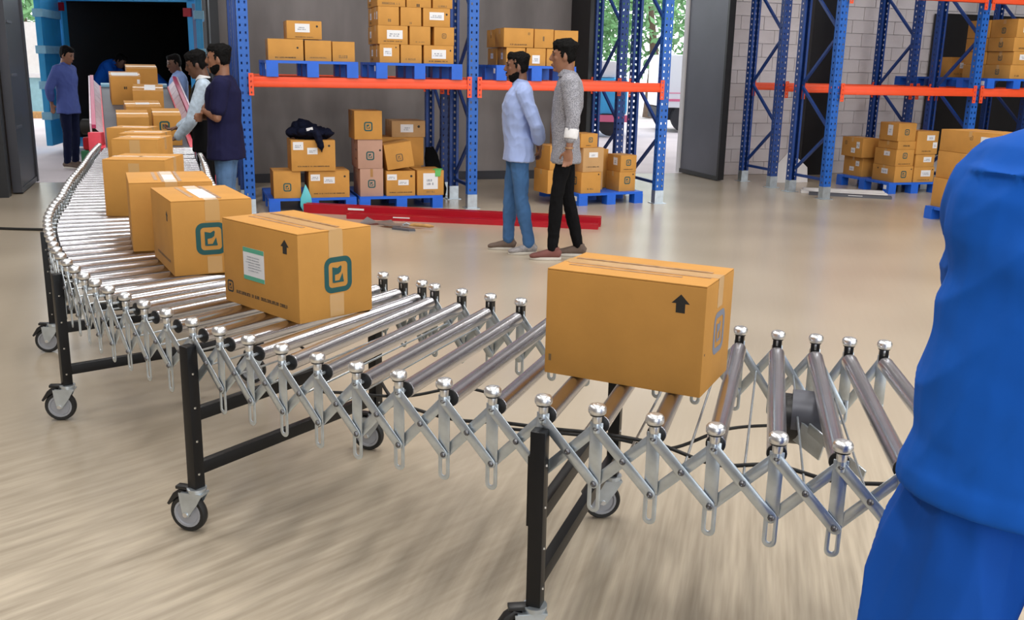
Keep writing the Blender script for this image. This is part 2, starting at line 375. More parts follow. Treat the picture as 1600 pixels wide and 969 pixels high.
# ------------------------------------------------------------------ pallets
def pallet(label, u, n, z, w=0.95, d=1.0, h=0.142, rot=0.0, group='blue plastic pallets'):
    t = thing('pallet', label, 'pallet', RW(u, n, z), RA+rot, group)
    mb = MB(); k = 7; bw = d/k
    for i in range(k): mb2 = MB().bbox(0, w, i*bw+0.006, (i+1)*bw-0.006, h-0.028, h); part('deck_board', mb2, bluep, t, 0)
    for x in (0, w/2-0.06, w-0.12):
        for y in (0, d/2-0.06, d-0.12):
            part('block', MB().bbox(x, x+0.12, y, y+0.12, 0.0, h-0.028), bluep, t, 0)
    part('label_tag', MB().bbox(-0.002, 0, 0.05, 0.11, h-0.09, h-0.035), paper, t, 0)
    return t
PH = 0.165
pallet('blue pallet carrying four boxes, leftmost on the orange rack beam', -2.236, -0.05, 1.432, h=PH)
pallet('blue pallet carrying the tallest box wall on the left rack beam', -1.094, -0.05, 1.432, h=PH)
pallet('blue pallet on the rack beam behind the heads of the two men', 0.248, -0.05, 1.432, h=PH)
pallet('blue floor pallet below the box with the dark jacket', -2.25, 0.12, 0)
pallet('blue floor pallet below the pinkish boxes', -1.265, 0.12, 0)
pallet('blue floor pallet beside the legs of the man in black trousers', 1.30, -0.03, 0, w=0.90, rot=radians(8))
pallet('blue floor pallet with many boxes near the pale wall', 6.0, 0.33, 0, w=0.86, d=1.15, h=0.15)
pallet('blue floor pallet in the aisle partly hidden by the blue worker', 4.93, -2.60, 0, w=1.05, h=0.142)
pallet('dark shaded blue pallet with one box on the right rack beam', 7.34, 1.2, 1.432, w=0.68, d=0.9, h=0.13)
pallet('blue pallet at the right picture edge on the rack beam', 7.07, -0.05, 1.432, w=1.0, h=0.13)

# ------------------------------------------------------------------ decals on cartons (flat print)
def rrect(w, h, r, n=6):
    out = []
    for cx, cy, a0 in ((w/2-r, h/2-r, 0), (-w/2+r, h/2-r, pi/2), (-w/2+r, -h/2+r, pi), (w/2-r, -h/2+r, 3*pi/2)):
        for k in range(n+1): a = a0+pi/2*k/n; out.append((cx+r*cos(a), cy+r*sin(a)))
    return out
def ring(mb, o, i, M, h=0.0006):
    n = len(o); vs = [(x, y, h) for x, y in o]+[(x, y, h) for x, y in i]
    mb.add(vs, [(k, (k+1) % n, n+(k+1) % n, n+k) for k in range(n)], M)
def flat(mb, poly, M, h=0.0006): mb.add([(x, y, h) for x, y in poly], [tuple(range(len(poly)))], M)
def logo_mb(size, M):
    mb = MB(); s = size
    ring(mb, rrect(s, s*1.08, s*0.26), rrect(s*0.68, s*0.76, s*0.12), M)
    flat(mb, [(-.21*s, .24*s), (-.12*s, .22*s), (-.12*s, -.17*s), (-.21*s, -.24*s)], M, 0.0008)
    flat(mb, [(-.21*s, .24*s), (-.02*s, .20*s), (.10*s, .27*s), (.13*s, .22*s), (.10*s, .08*s), (.02*s, .02*s), (-.12*s, .00*s)], M, 0.0009)
    flat(mb, [(-.19*s, -.24*s), (.20*s, -.24*s), (.20*s, -.18*s), (-.14*s, -.18*s)], M, 0.0009)
    flat(mb, [(.04*s, -.18*s), (.19*s, -.18*s), (.16*s, .04*s)], M, 0.0009)
    return mb
def arrow_mb(s, M):
    mb = MB(); flat(mb, [(-.25*s, -.5*s), (.25*s, -.5*s), (.25*s, 0), (.5*s, 0), (0, .5*s), (-.5*s, 0), (-.25*s, 0)], M); return mb
def text_mb(w, h, M, seed=1):
    mb = MB(); r = random.Random(seed); x = -w/2
    while x < w/2-h*0.5:
        cw = h*r.uniform(0.35, 0.6)
        if r.random() > 0.12:
            k = r.random(); t = h*0.22
            flat(mb, [(x, -h/2), (x+t, -h/2), (x+t, h/2), (x, h/2)], M)
            if k > .3: flat(mb, [(x, h/2-t), (x+cw, h/2-t), (x+cw, h/2), (x, h/2)], M, 0.0007)
            if k < .7: flat(mb, [(x, -h/2), (x+cw, -h/2), (x+cw, -h/2+t), (x, -h/2+t)], M, 0.0008)
            if k > .5: flat(mb, [(x+cw-t, -h/2), (x+cw, -h/2), (x+cw, h/2), (x+cw-t, h/2)], M, 0.0009)
        x += cw+h*0.18
    return mb
def face_m(L, Wd, H, face, cx, cz):
    # (cx, cz) metres from the face's centre-bottom seen from outside
    if face == 'F': return Matrix.Translation((cx, -Wd/2, cz)) @ Matrix.Rotation(pi/2, 4, 'X')
    if face == 'R': return Matrix.Translation((L/2, cx, cz)) @ Matrix.Rotation(pi/2, 4, 'Z') @ Matrix.Rotation(pi/2, 4, 'X')
    if face == 'L': return Matrix.Translation((-L/2, -cx, cz)) @ Matrix.Rotation(-pi/2, 4, 'Z') @ Matrix.Rotation(pi/2, 4, 'X')
    return Matrix.Translation((cx, cz, H))
def paper_label(t, M, w, h, seed, green=False):
    lb = MB(); lb.prism([(-w/2, -h/2), (w/2, -h/2), (w/2, h/2), (-w/2, h/2)], 0.0003, 0.0011, M)
    o = part('shipping_label', lb, paper, t, 0)
    M2 = M @ Matrix.Translation((0, 0, 0.0008))
    mb = MB(); r = random.Random(seed)
    rows = 6 if green else 2
    for k in range(rows):
        y = h*(0.22-k*0.5/rows) if green else h*(0.05-0.22*k); ww = w*r.uniform(.4, .8)
        m2 = M2 @ Matrix.Translation(((r.random()-.5)*w*.12, y, 0)); mb2 = text_mb(ww, h*(.03 if green else .14), m2, seed+k); mb.add(mb2.v, mb2.f)
    part('label_print', mb, greyp, o, 0)
    if green:
        g = MB(); flat(g, [(-w/2, h*.36), (w/2, h*.36), (w/2, h/2), (-w/2, h/2)], M2); flat(g, [(-w/2, -h/2), (w/2, -h/2), (w/2, -h*.37), (-w/2, -h*.37)], M2)
        part('green_band', g, greenp, o, 0)
NB = [0]
def carton(label, loc, rz, L, Wd, H, dec=(), m=None, big=False, group=None, tilt=0.0, name='cardboard_box'):
    """loc = bottom centre; L along local x, Wd along local y"""
    NB[0] += 1; sd = NB[0]; r = random.Random(sd)
    t = thing(name, label, 'box', loc, rz, group)
    if tilt: t.rotation_euler = (0, tilt, rz)
    m = m or card
    t0 = 0.004; j = r.uniform(-0.002, 0.002)
    part('box_body', MB().bbox(-L/2, L/2, -Wd/2, Wd/2, 0, H-t0), m, t, 0, bevel=0.004 if big else 0.003)
    g = 0.003
    for s_ in (-1, 1):   # the two top flaps meeting in a seam
        y0, y1 = (-Wd/2+0.001, -g/2) if s_ < 0 else (g/2, Wd/2-0.001)
        part('top_flap', MB().bbox(-L/2+0.001, L/2-0.001, y0, y1, H-t0, H-(0 if s_ < 0 else 0.001)), m, t, 0, bevel=0.0012 if big else 0)
    tw = 0.055 if big else 0.045
    tp = MB().bbox(-L/2-0.0006, L/2+0.0006, -tw/2, tw/2, H-0.0008, H+0.0006)
    dz = 0.06 if not big else 0.085
    for s_ in (-1, 1): tp.bbox(min(s_*L/2, s_*(L/2+0.0008)), max(s_*L/2, s_*(L/2+0.0008)), -tw/2, tw/2, H-dz, H+0.0006)
    part('packing_tape', tp, tape, t, 0)
    for d in dec:
        k, f = d[0], d[1]; M_ = face_m(L, Wd, H, f, d[2], d[3])
        if k == 'logo': part('printed_logo', logo_mb(d[4], M_), d[5] if len(d) > 5 else teal, t, 0)
        elif k == 'arrow': part('printed_arrow', arrow_mb(d[4], M_), ink, t, 0)
        elif k == 'text': part('printed_text', text_mb(d[4], d[5], M_, sd), d[6] if len(d) > 6 else ink, t, 0)
        elif k == 'label': paper_label(t, M_, d[4], d[5], sd, len(d) > 6)
        elif k == 'strip': part('tape_strip', MB().prism([(-d[4]/2, -d[5]/2), (d[4]/2, -d[5]/2), (d[4]/2, d[5]/2), (-d[4]/2, d[5]/2)], 0.0002, 0.0009, M_), d[6] if len(d) > 6 else tape, t, 0)
        elif k == 'dot': mb = MB(); flat(mb, [(d[4]*cos(a*pi/4), d[4]*sin(a*pi/4)) for a in range(8)], M_); part('printed_mark', mb, ink, t, 0)
    return t
def shelf(label, q, n, d=0.33, dec=(), m=None, group=None, z0=None, rot=0, tilt=0):
    u0, u1, a, b_ = q; zz = a if z0 is None else z0; L = u1-u0-0.006
    return carton(label, RW((u0+u1)/2, n+d/2, zz), RA+rot, L, d, b_-zz-0.001, dec, m, group=group, tilt=tilt)
FT = lambda w=0.2, h=0.012, z=0.035: ('text', 'F', 0, z, w, h, inkf)
FTK = lambda w=0.2, h=0.014, z=0.03: ('text', 'F', 0, z, w, h)
Z0 = 1.432+PH+0.0005
g1 = 'boxes on the left rack beam'
shelf('wide box at the left end of the lower row, four box pallet', (-2.21, -1.845, 0, 1.815), 0, dec=[FTK(.22), ('dot', 'F', .12, .13, .011)], z0=Z0, group=g1)
shelf('middle box of the lower row of three on the four box pallet', (-1.835, -1.556, 0, 1.808), 0, dec=[FT(.18)], z0=Z0, group=g1)
shelf('right box of the lower row of three on the four box pallet', (-1.55, -1.31, 0, 1.803), 0, dec=[FT(.1, .03, .05)], z0=Z0, group=g1)
shelf('single box with white label on top of the four box pallet', (-2.014, -1.651, 0, 2.0), 0, dec=[('label', 'F', -.02, .11, .15, .085), ('dot', 'F', .13, .13, .012), FTK(.2, .008, .02), ('text', 'L', 0, .1, .05, .05)], z0=1.817, group=g1)
g2 = 'boxes in the tallest stack on the left rack beam'
rows = [[(-1.05, -.83), (-.82, -.585), (-.566, -.228)], [(-1.066, -.737), (-.722, -.488), (-.453, -.224)], [(-1.062, -.832), (-.82, -.589), (-.573, -.27)], [(-1.068, -.762), (-.753, -.481), (-.467, -.244)]]
hts = [Z0, Z0+.193, Z0+.386, Z0+.579, Z0+.772]
rn = ['bottom', 'second', 'third', 'fourth']; cn = ['left', 'middle', 'right']
decs = {(0, 0): [('label', 'F', -.02, .11, .09, .085), ('text', 'L', .0, .1, .05, .08, paper), ('dot', 'F', .07, .16, .008)], (0, 1): [FT(.12, .02, .04)], (0, 2): [('label', 'F', 0, .10, .16, .095), FTK(.22, .012, .025), ('dot', 'F', .13, .14, .010)],
        (1, 0): [('label', 'F', .02, .1, .17, .09), FTK(.2, .010, .03)], (1, 1): [FT(.1, .01, .03)], (1, 2): [('logo', 'F', 0, .1, .05, inkf)],
        (2, 0): [FT(.06, .03, .05), ('label', 'L', .09, .1, .05, .08), ('label', 'L', -.03, .1, .035, .07)], (2, 1): [FT(.03, .02, .03)], (2, 2): [('label', 'F', 0, .11, .16, .08), ('dot', 'F', .11, .13, .012)],
        (3, 0): [FT(.2, .02, .03)], (3, 1): [('text', 'F', 0, .02, .05, .03)], (3, 2): [FT(.1, .02, .02)]}
for r_ in range(4):
    for c_ in range(3):
        u0, u1 = rows[r_][c_]
        shelf('%s box of the %s row, tallest stack on the left rack' % (cn[c_], rn[r_]), (u0, u1, 0, hts[r_+1]), 0, dec=decs[(r_, c_)], z0=hts[r_], group=g2, d=0.32)
    shelf('shaded box behind the left end of the %s row, tallest stack' % rn[r_], (rows[r_][0][0]+.01, rows[r_][0][1]-.01, 0, hts[r_+1]-.004), 0.335, dec=[('label', 'L', 0, .1, .09, .07), ('text', 'L', 0, .035, .1, .02)], z0=hts[r_], group=g2, d=0.3)
    if r_ < 3: shelf('box at the back of the %s row, tallest stack, deep in the rack' % rn[r_], (rows[r_][1][0], rows[r_][1][1], 0, hts[r_+1]-.004), 0.335, z0=hts[r_], group=g2, d=0.3)
g3 = 'boxes above the two standing men'
shelf('lower left box on the pallet above the men', (.374, .60, 0, 1.79), 0, dec=[('dot', 'F', .07, .15, .008), ('label', 'L', 0, .1, .07, .07)], z0=Z0, group=g3)
shelf('lower middle box on the pallet above the men, yellow patch', (.608, .844, 0, 1.79), 0, dec=[('label', 'F', 0, .07, .09, .09)], z0=Z0, group=g3)
shelf('lower right box with white label on the pallet above the men', (.852, 1.20, 0, 1.787), 0, dec=[('label', 'F', .07, .1, .05, .07), ('dot', 'F', .14, .15, .01)], z0=Z0, group=g3)
shelf('upper left wide box with printed line above the men', (.34, .693, 0, 2.0), 0, dec=[FTK(.2), ('logo', 'F', .12, .15, .025, inkf)], z0=1.793, group=g3)
shelf('upper middle box above the men', (.701, .932, 0, 1.998), 0, dec=[FT(.03, .05, .1)], z0=1.793, group=g3)
shelf('upper right box overhanging the row above the men', (.938, 1.23, 0, 1.992), 0, dec=[FT(.08, .01, .03)], z0=1.79, group=g3)
shelf('shaded lower box behind the left end above the men', (.36, .59, 0, 1.786), .34, dec=[('label', 'L', 0, .1, .1, .06)], z0=Z0, group=g3)
shelf('shaded upper box behind the left end above the men', (.345, .62, 0, 1.99), .34, dec=[('text', 'L', 0, .12, .05, .03)], z0=1.793, group=g3)
# floor pallets, left bay
G = 0.1425; g4 = 'boxes on the left floor pallets'
shelf('small box with dark logo at the left end of the floor pallet', (-2.196, -1.90, 0, .437), .14, dec=[('logo', 'F', 0, .12, .085)], z0=G, group=g4, d=.4)
shelf('wide box with two labels under the box with the jacket', (-1.819, -1.371, 0, .437), .14, dec=[('label', 'F', -.15, .22, .1, .07), ('label', 'F', -.0, .19, .12, .07), FTK(.34, .012, .045), ('dot', 'F', .17, .23, .012)], z0=G, group=g4, d=.42)
shelf('big box with a dark jacket lying on it', (-2.0, -1.522, 0, .768), .12, dec=[('label', 'F', -.16, .27, .11, .085), ('label', 'F', -.01, .215, .11, .07), FTK(.34, .012, .05), ('dot', 'F', .17, .27, .013)], z0=.4375, group=g4, d=.42)
shelf('pinkish box at the bottom of the pink and brown stack', (-1.255, -.99, 0, .452), .16, dec=[('logo', 'F', 0, .14, .085), ('strip', 'F', 0, .26, .03, .09, cardt)], m=cardp, z0=G, group=g4, d=.45)
shelf('pinkish box in the middle of the pink and brown stack', (-1.275, -.995, 0, .772), .16, dec=[('logo', 'F', 0, .14, .09), ('dot', 'F', .11, .2, .012), ('text', 'L', .1, .2, .1, .02), ('text', 'L', .1, .1, .1, .02)], m=cardp, z0=.4525, group=g4, d=.43)
shelf('brown box with dark logo on top of the pinkish boxes', (-1.31, -.998, 0, 1.082), .15, dec=[('logo', 'F', 0, .14, .095)], z0=.7725, group=g4, d=.40)
shelf('box with two labels under the tilted box', (-.962, -.628, 0, .422), .15, dec=[('label', 'F', -.1, .21, .11, .065), ('label', 'F', .03, .15, .12, .06), FTK(.26, .012, .04), ('dot', 'F', .12, .22, .014)], z0=G, group=g4, d=.42)
shelf('box with large white label and green film at pallet end', (-.61, -.295, 0, .425), .15, dec=[('label', 'F', 0, .16, .17, .18), FT(.1, .02, .04)], z0=G, group=g4, d=.42)
shelf('tilted box with open seam leaning on the stack', (-.945, -.63, .44, .735), .16, dec=[('logo', 'F', .0, .12, .08, inkf)], z0=.452, group=g4, d=.38, tilt=radians(-9))
shelf('dark box at the bottom behind the tilted box', (-.95, -.45, 0, .43), .62, z0=G, group=g4, d=.4)
shelf('dark box in the middle behind the tilted box', (-.93, -.42, 0, .762), .62, z0=.4305, group=g4, d=.4)
shelf('box with grey label highest behind the tilted box', (-.80, -.40, 0, .95), .62, dec=[('label', 'F', -.02, .1, .15, .09), ('dot', 'F', .12, .12, .016)], m=card2, z0=.7625, group=g4, d=.4)
# bay 2 pallet, turned a little
g5 = 'boxes on the pallet beside the two men'
def cpb(label, x0, x1, y0, z0, z1, d, dec=(), m=None):
    MM = RM @ Matrix.Translation((1.30, -0.03, 0)) @ Matrix.Rotation(radians(8), 4, 'Z')
    p = MM @ Vector(((x0+x1)/2, y0+d/2, z0))
    return carton(label, p, RA+radians(8), x1-x0, d, z1-z0-.001, dec, m, group=g5)
cpb('yellow-brown box low at the front corner beside the black trousers', .04, .31, .03, G, .392, .3, [FT(.1, .02, .05), ('logo', 'L', 0, .14, .09), ('dot', 'F', .1, .22, .01)])
cpb('pale box with white label second in the front stack by the men', .06, .34, .04, .3925, .676, .34, [('label', 'F', 0, .2, .12, .06), FTK(.18, .012, .06), ('logo', 'L', .05, .14, .1)], card2)
cpb('small box with round logo on top of the front stack by the men', .03, .26, .06, .677, .84, .3, [('logo', 'F', .02, .09, .055), ('text', 'F', 0, .025, .08, .01)])
cpb('tall pale box squeezed between the two stacks by the men', .35, .50, .30, G, .62, .3, [('text', 'F', 0, .35, .04, .02)], card2)
cpb('low square box with logo at the right pallet end by the men', .60, .83, .08, G, .375, .3, [('logo', 'F', 0, .13, .085), ('dot', 'F', .08, .2, .01)])
cpb('upper square box with logo at the right pallet end by the men', .61, .835, .08, .3755, .575, .3, [('logo', 'F', 0, .11, .07), FTK(.14, .01, .03), ('label', 'L', .03, .12, .09, .09)])
cpb('small box peeking between the stacks behind, right of men', .52, .66, .45, G, .62, .3)
cpb('box highest behind the back of the man in grey print', .0, .2, .46, G, .93, .3, (), card2)
cpb('lower box seen between the legs of the two men', -.36, -.04, .12, G, .42, .35)
cpb('middle box seen between the two men at hip height', -.34, -.03, .12, .4205, .70, .35)
# right pallet near pale wall
g6 = 'boxes on the pallet near the pale wall'; GD = .1505
shelf('bottom front box with white label and logo, pale wall pallet', (6.09, 6.395, 0, .372), .36, dec=[('logo', 'F', 0, .11, .09), ('label', 'L', .02, .14, .13, .07), ('dot', 'L', -.12, .17, .012), ('dot', 'F', .12, .18, .01)], z0=GD, group=g6, d=.46)
shelf('second front box with round logo, pale wall pallet', (6.09, 6.39, 0, .597), .37, dec=[('logo', 'F', 0, .14, .075), ('text', 'F', 0, .03, .2, .01), ('label', 'L', .03, .16, .12, .06)], z0=.3725, group=g6, d=.44)
shelf('thin flat box third in the front stack, pale wall pallet', (6.10, 6.40, 0, .709), .37, dec=[('text', 'F', 0, .05, .12, .02)], z0=.5975, group=g6, d=.40)
shelf('top front box with torn white labels, pale wall pallet', (6.08, 6.38, 0, .948), .37, dec=[('logo', 'F', 0, .12, .075), ('label', 'L', .02, .14, .1, .14)], z0=.7095, group=g6, d=.36)
shelf('bottom box in the second column of the pale wall pallet', (6.408, 6.755, 0, .359), .36, dec=[('label', 'F', .03, .12, .16, .085), ('dot', 'F', .14, .17, .01), FTK(.2, .012, .03)], z0=GD, group=g6)
shelf('middle box in the second column of the pale wall pallet', (6.41, 6.735, 0, .534), .36, dec=[('label', 'F', .04, .1, .13, .07)], z0=.3595, group=g6)
shelf('top box with two labels in the second column, pale wall pallet', (6.39, 6.75, 0, .846), .35, dec=[('label', 'F', .05, .22, .13, .07), ('label', 'F', .13, .12, .07, .08), FTK(.16, .014, .04)], z0=.5345, group=g6)
shelf('bottom rear box seen end-on, pale wall pallet', (6.09, 6.40, 0, .428), 1.05, dec=[('label', 'L', .1, .18, .08, .07), ('label', 'L', -.02, .1, .1, .06)], z0=GD, group=g6, d=.42)
shelf('upper rear box with small labels, pale wall pallet', (6.02, 6.30, 0, .70), 1.0, dec=[('label', 'L', .13, .17, .07, .09), ('label', 'L', .03, .09, .09, .07), ('logo', 'L', -.14, .19, .05, inkf)], z0=.4285, group=g6, d=.46)
shelf('shaded box at the back of the pale wall pallet', (6.55, 6.88, 0, .92), .98, dec=[('dot', 'F', .1, .06, .012)], z0=GD, group=g6, d=.35)
# stack in the aisle behind the worker
g7 = 'large boxes in the aisle beside the blue worker'
shelf('lowest large box in the aisle behind the blue worker', (4.985, 5.5, 0, .469), -2.54, dec=[('label', 'L', .1, .2, .12, .1)], z0=G, group=g7, d=.92)
shelf('middle large box in the aisle behind the blue worker', (5.005, 5.5, 0, .769), -2.50, dec=[('text', 'L', .3, .25, .1, .02)], z0=.4695, group=g7, d=.88)
shelf('top large box with white label behind the blue worker', (5.01, 5.5, 0, 1.008), -2.50, dec=[('label', 'L', .22, .15, .13, .085), ('logo', 'L', .02, .17, .045, inkf)], z0=.7695, group=g7, d=.88)
# right rack, upper
ZR = 1.5625
shelf('single box with label on the dark pallet of the right rack', (7.60, 7.96, 0, 1.85), 1.25, dec=[('label', 'F', .04, .17, .1, .08), FT(.2, .02, .05)], z0=ZR, d=.4)
g8 = 'boxes at the right picture edge on the rack'
for r_, (z0_, z1_) in enumerate(((ZR, 1.745), (1.746, 1.92), (1.921, 2.10), (2.101, 2.34))):
    for c_ in range(2):
        u0 = 7.47+c_*0.31+(.02 if r_ % 2 else 0)
        shelf('%s column box in the %s row at the right rack edge' % (['first', 'second', 'third'][c_], rn[r_]), (u0, u0+.30, 0, z1_), 0, dec=[('label', 'F', .02, .1, .12, .07) if (r_+c_) % 2 else ('text', 'F', 0, .04, .12, .02), ('logo', 'L', .0, .09, .07)], z0=z0_, group=g8, d=.45)
    shelf('rear box of the %s row seen end-on at the right rack edge' % rn[r_], (7.48, 7.76, 0, z1_-.003), .47, dec=[('logo', 'L', .0, .09, .07)], z0=z0_, group=g8, d=.4)
# ------------------------------------------------------------------ cartons on the conveyor
ZT = 0.7205
def on_roll(label, corner, yaw, L, Wd, H, dec, big=True, z=ZT):
    c, s_ = cos(yaw), sin(yaw); x = corner[0]+L/2*c-Wd/2*s_; y = corner[1]+L/2*s_+Wd/2*c
    return carton(label, (x, y, z), yaw, L, Wd, H, dec, big=big, group='boxes travelling on the conveyor')
worn = lambda: [('strip', 'T', -.01, .042, .42, .016, tapew), ('strip', 'T', -.03, -.062, .34, .016, tapew), ('strip', 'T', .0, -.034, .43, .012, tapew)]
on_roll('large box with black arrow nearest to the worker, alone on the conveyor', (.099, 2.744), -.456, .471, .294, .315,
        [('arrow', 'F', .165, .26, .052), ('logo', 'R', 0.01, .155, .115, greyp), ('text', 'F', -.215, .05, .015, .02, inkf), ('dot', 'R', -.13, .12, .004)]+worn())
on_roll('large box with green and white label, teal logo and black arrow', (-1.078, 3.549), -.755, .482, .314, .313,
        [('label', 'F', -.035, .165, .135, .118, 1), ('arrow', 'F', .165, .26, .05), ('logo', 'F', -.2, .062, .042, ink), ('text', 'F', .005, .048, .33, .012),
         ('logo', 'R', .008, .153, .118), ('strip', 'R', .0, .262, .06, .09), ('strip', 'R', .0, .045, .06, .08)]+worn())
on_roll('large box with white tape on its lid behind the labelled box', (-1.633, 4.345), -1.06, .48, .33, .313,
        [('logo', 'R', -.01, .15, .125), ('arrow', 'F', .14, .24, .045), ('text', 'F', .02, .05, .3, .010), ('strip', 'R', 0, .265, .06, .08), ('strip', 'R', 0, .04, .06, .07), ('strip', 'T', .03, 0, .3, .07, paper)]+worn()[:2])
on_roll('box with vertical print third behind the labelled box', (-1.945, 4.86), -1.17, .46, .37, .32,
        [('text', 'F', .0, .2, .04, .03), ('text', 'F', .02, .05, .2, .012), ('strip', 'T', .03, 0, .2, .05, paper)]+worn())
on_roll('box standing at the left of the row with its plain end forward', (-2.313, 5.46), .07, .345, .40, .32, [('strip', 'F', 0, .2, .06, .2)]+[('text', 'T', 0, 0, .05, .05, inkf)])
on_roll('box under the tall row with black strip, sixth on the conveyor', (-2.78, 6.74), .10, .31, .42, .33, [('strip', 'F', 0, .28, .07, .09), ('text', 'F', .02, .10, .09, .012), ('strip', 'T', .02, 0, .2, .05, paper)])
on_roll('box peeking out at the right of the sixth box', (-2.93, 7.24), .14, .30, .40, .33, [('strip', 'T', .02, 0, .2, .05, paper)])
on_roll('box set back left in the middle of the row', (-3.24, 7.78), .08, .31, .36, .33, [('strip', 'T', .02, 0, .2, .05, paper)])
# ------------------------------------------------------------------ flexible roller conveyor
conv = thing('roller_conveyor', 'long curved flexible roller conveyor on black wheeled legs', 'conveyor')
near_known = [(.782, 2.13), (.642, 2.166), (.504, 2.23), (.361, 2.279), (.223, 2.35), (.088, 2.412), (-.047, 2.474), (-.182, 2.53), (-.315, 2.589), (-.444, 2.658), (-.572, 2.737), (-.699, 2.828), (-.82, 2.911), (-.947, 3.015), (-1.048, 3.10),
              (-1.195, 3.226), (-1.306, 3.335), (-1.419, 3.451), (-1.518, 3.545), (-1.615, 3.651), (-1.705, 3.77), (-1.794, 3.883), (-1.892, 4.027), (-1.975, 4.154), (-2.053, 4.282), (-2.124, 4.411), (-2.196, 4.539), (-2.269, 4.675), (-2.326, 4.792), (-2.393, 4.924), (-2.449, 5.043), (-2.514, 5.181)]
tail = [(-2.514, 5.181), (-2.70, 5.66), (-2.79, 5.949), (-2.951, 6.357), (-3.16, 6.93), (-3.291, 7.322), (-3.535, 8.022), (-3.79, 8.72), (-4.02, 9.40), (-4.16, 9.82)]
ts = [Vector((*p, 0)) for p in tail]; acc = 0.141; pos = 0; near = [Vector((*p, 0)) for p in near_known]; need = 0.141
for a, b_ in zip(ts, ts[1:]):
    d = (b_-a).length; s0 = need
    while s0 <= d: near.append(a.lerp(b_, s0/d)); s0 += 0.141
    need = s0-d
near = [Vector((1.07, 2.06, 0)), Vector((.922, 2.096, 0))]+near      # two stations hidden behind the worker
for _ in range(2):
    sm = [near[0]]+[near[i]*0.6+(near[i-1]+near[i+1])*0.2 for i in range(1, len(near)-1)]+[near[-1]]; near = sm
NS = len(near)
AK = [(-2, 82), (0, 77), (2, 73.9), (8, 69), (11, 66), (12, 61.5), (14, 56.3), (20, 45), (31, 24), (40, 20), (80, 18.5)]
def ang(i):
    i = i-2
    for (a, va), (b_, vb) in zip(AK, AK[1:]):
        if i <= b_: return radians(va+(vb-va)*(i-a)/(b_-a))
    return radians(18.5)
far = []
for i in range(NS):
    w = .965 if i < 16 else (.95 if i < 30 else .93); a = ang(i); far.append(near[i]+Vector((cos(a), sin(a), 0))*w)
ZPIV = 0.700; BAR = 0.215
def soft(me, w):
    bm = bmesh.new(); bm.from_mesh(me)
    bmesh.ops.bevel(bm, geom=[e for e in bm.edges if len(e.link_faces) == 2 and e.calc_face_angle(0) > 1.0], offset=w, segments=1, affect='EDGES')
    bm.to_mesh(me); bm.free(); me.polygons.foreach_set('use_smooth', [True]*len(me.polygons)); me.set_sharp_from_angle(angle=radians(50)); return me
def strap_mesh(L):   # slotted flat strap hanging from z=0.015 to -L, in local xz plane, thickness y
    mb = MB(); w = .0175; t = .0016; zs = -L+.085
    mb.bbox(-w, w, -t, t, zs, .016)
    n = 8; o = [(-w, zs)]+[(-w*cos(pi*k/n), -L+w-w*sin(pi*k/n)) for k in range(n+1)]+[(w, zs)]
    wi = .0065; i_ = [(-wi, zs-.006)]+[(-wi*cos(pi*k/n), -L+w+.003-wi*sin(pi*k/n)) for k in range(n+1)]+[(wi, zs-.006)]
    m_ = len(o)
    for y in (-t, t):
        b0 = len(mb.v); mb.v += [(x, y, z) for x, z in o]+[(x, y, z) for x, z in i_]
        mb.f += [(b0+k, b0+k+1, b0+m_+k+1, b0+m_+k) for k in range(m_-1)]+[(b0, b0+m_, b0+2*m_-1, b0+m_-1)]
    b1 = b0-2*m_
    for k in range(m_-1): mb.f.append((b1+k, b1+k+1, b0+k+1, b0+k)); mb.f.append((b1+m_+k, b0+m_+k, b0+m_+k+1, b1+m_+k+1))
    return soft(mb.mesh('post_strap', steel, 30), .0006)
STRAP = strap_mesh(0.235)
KNOB = MB().lathe([(.010, .012), (.0125, .016), (.0125, .034), (.012, .036), (.0205, .0395), (.0232, .043), (.0240, .049), (.0232, .057), (.0195, .0625), (.011, .0655), (.004, .0645)], 20).mesh('knob', chrome, 50)
KCOL = MB().lathe([(.013, .0345), (.0185, .0355), (.0185, .0405), (.013, .041)], 16).mesh('knob_collar', plastic, 40)
NECK = MB().lathe([(.011, -.012), (.0115, -.010), (.0115, .020), (.010, .022)], 12).mesh('knob_neck', steel, 40)
NECKB = MB().bbox(-.014, .014, -.012, .012, -.014, .034).mesh('post_bracket', plastic, 30)
BOLT = MB().lathe([(.0085, 0), (.0085, .003), (.006, .006), (.004, .0075), (.0015, .006)], 10, Matrix.Rotation(pi/2, 4, 'X')).mesh('bolt', boltm, 40)
def bar_mesh(L):
    w = .0145; t = .0015; n = 6
    o = [(w*sin(pi*k/n), -w*cos(pi*k/n)) for k in range(n+1)]
    poly = [(-L/2-y2, x2) for y2, x2 in [(sin(pi*k/n)*w, w*cos(pi*k/n)) for k in range(n+1)]]+[(L/2+sin(pi*k/n)*w, -w*cos(pi*k/n)) for k in range(n+1)]
    return soft(MB().prism(poly, -t, t, Matrix.Rotation(pi/2, 4, 'X')).mesh('scissor_bar', steel, 30), .0008)

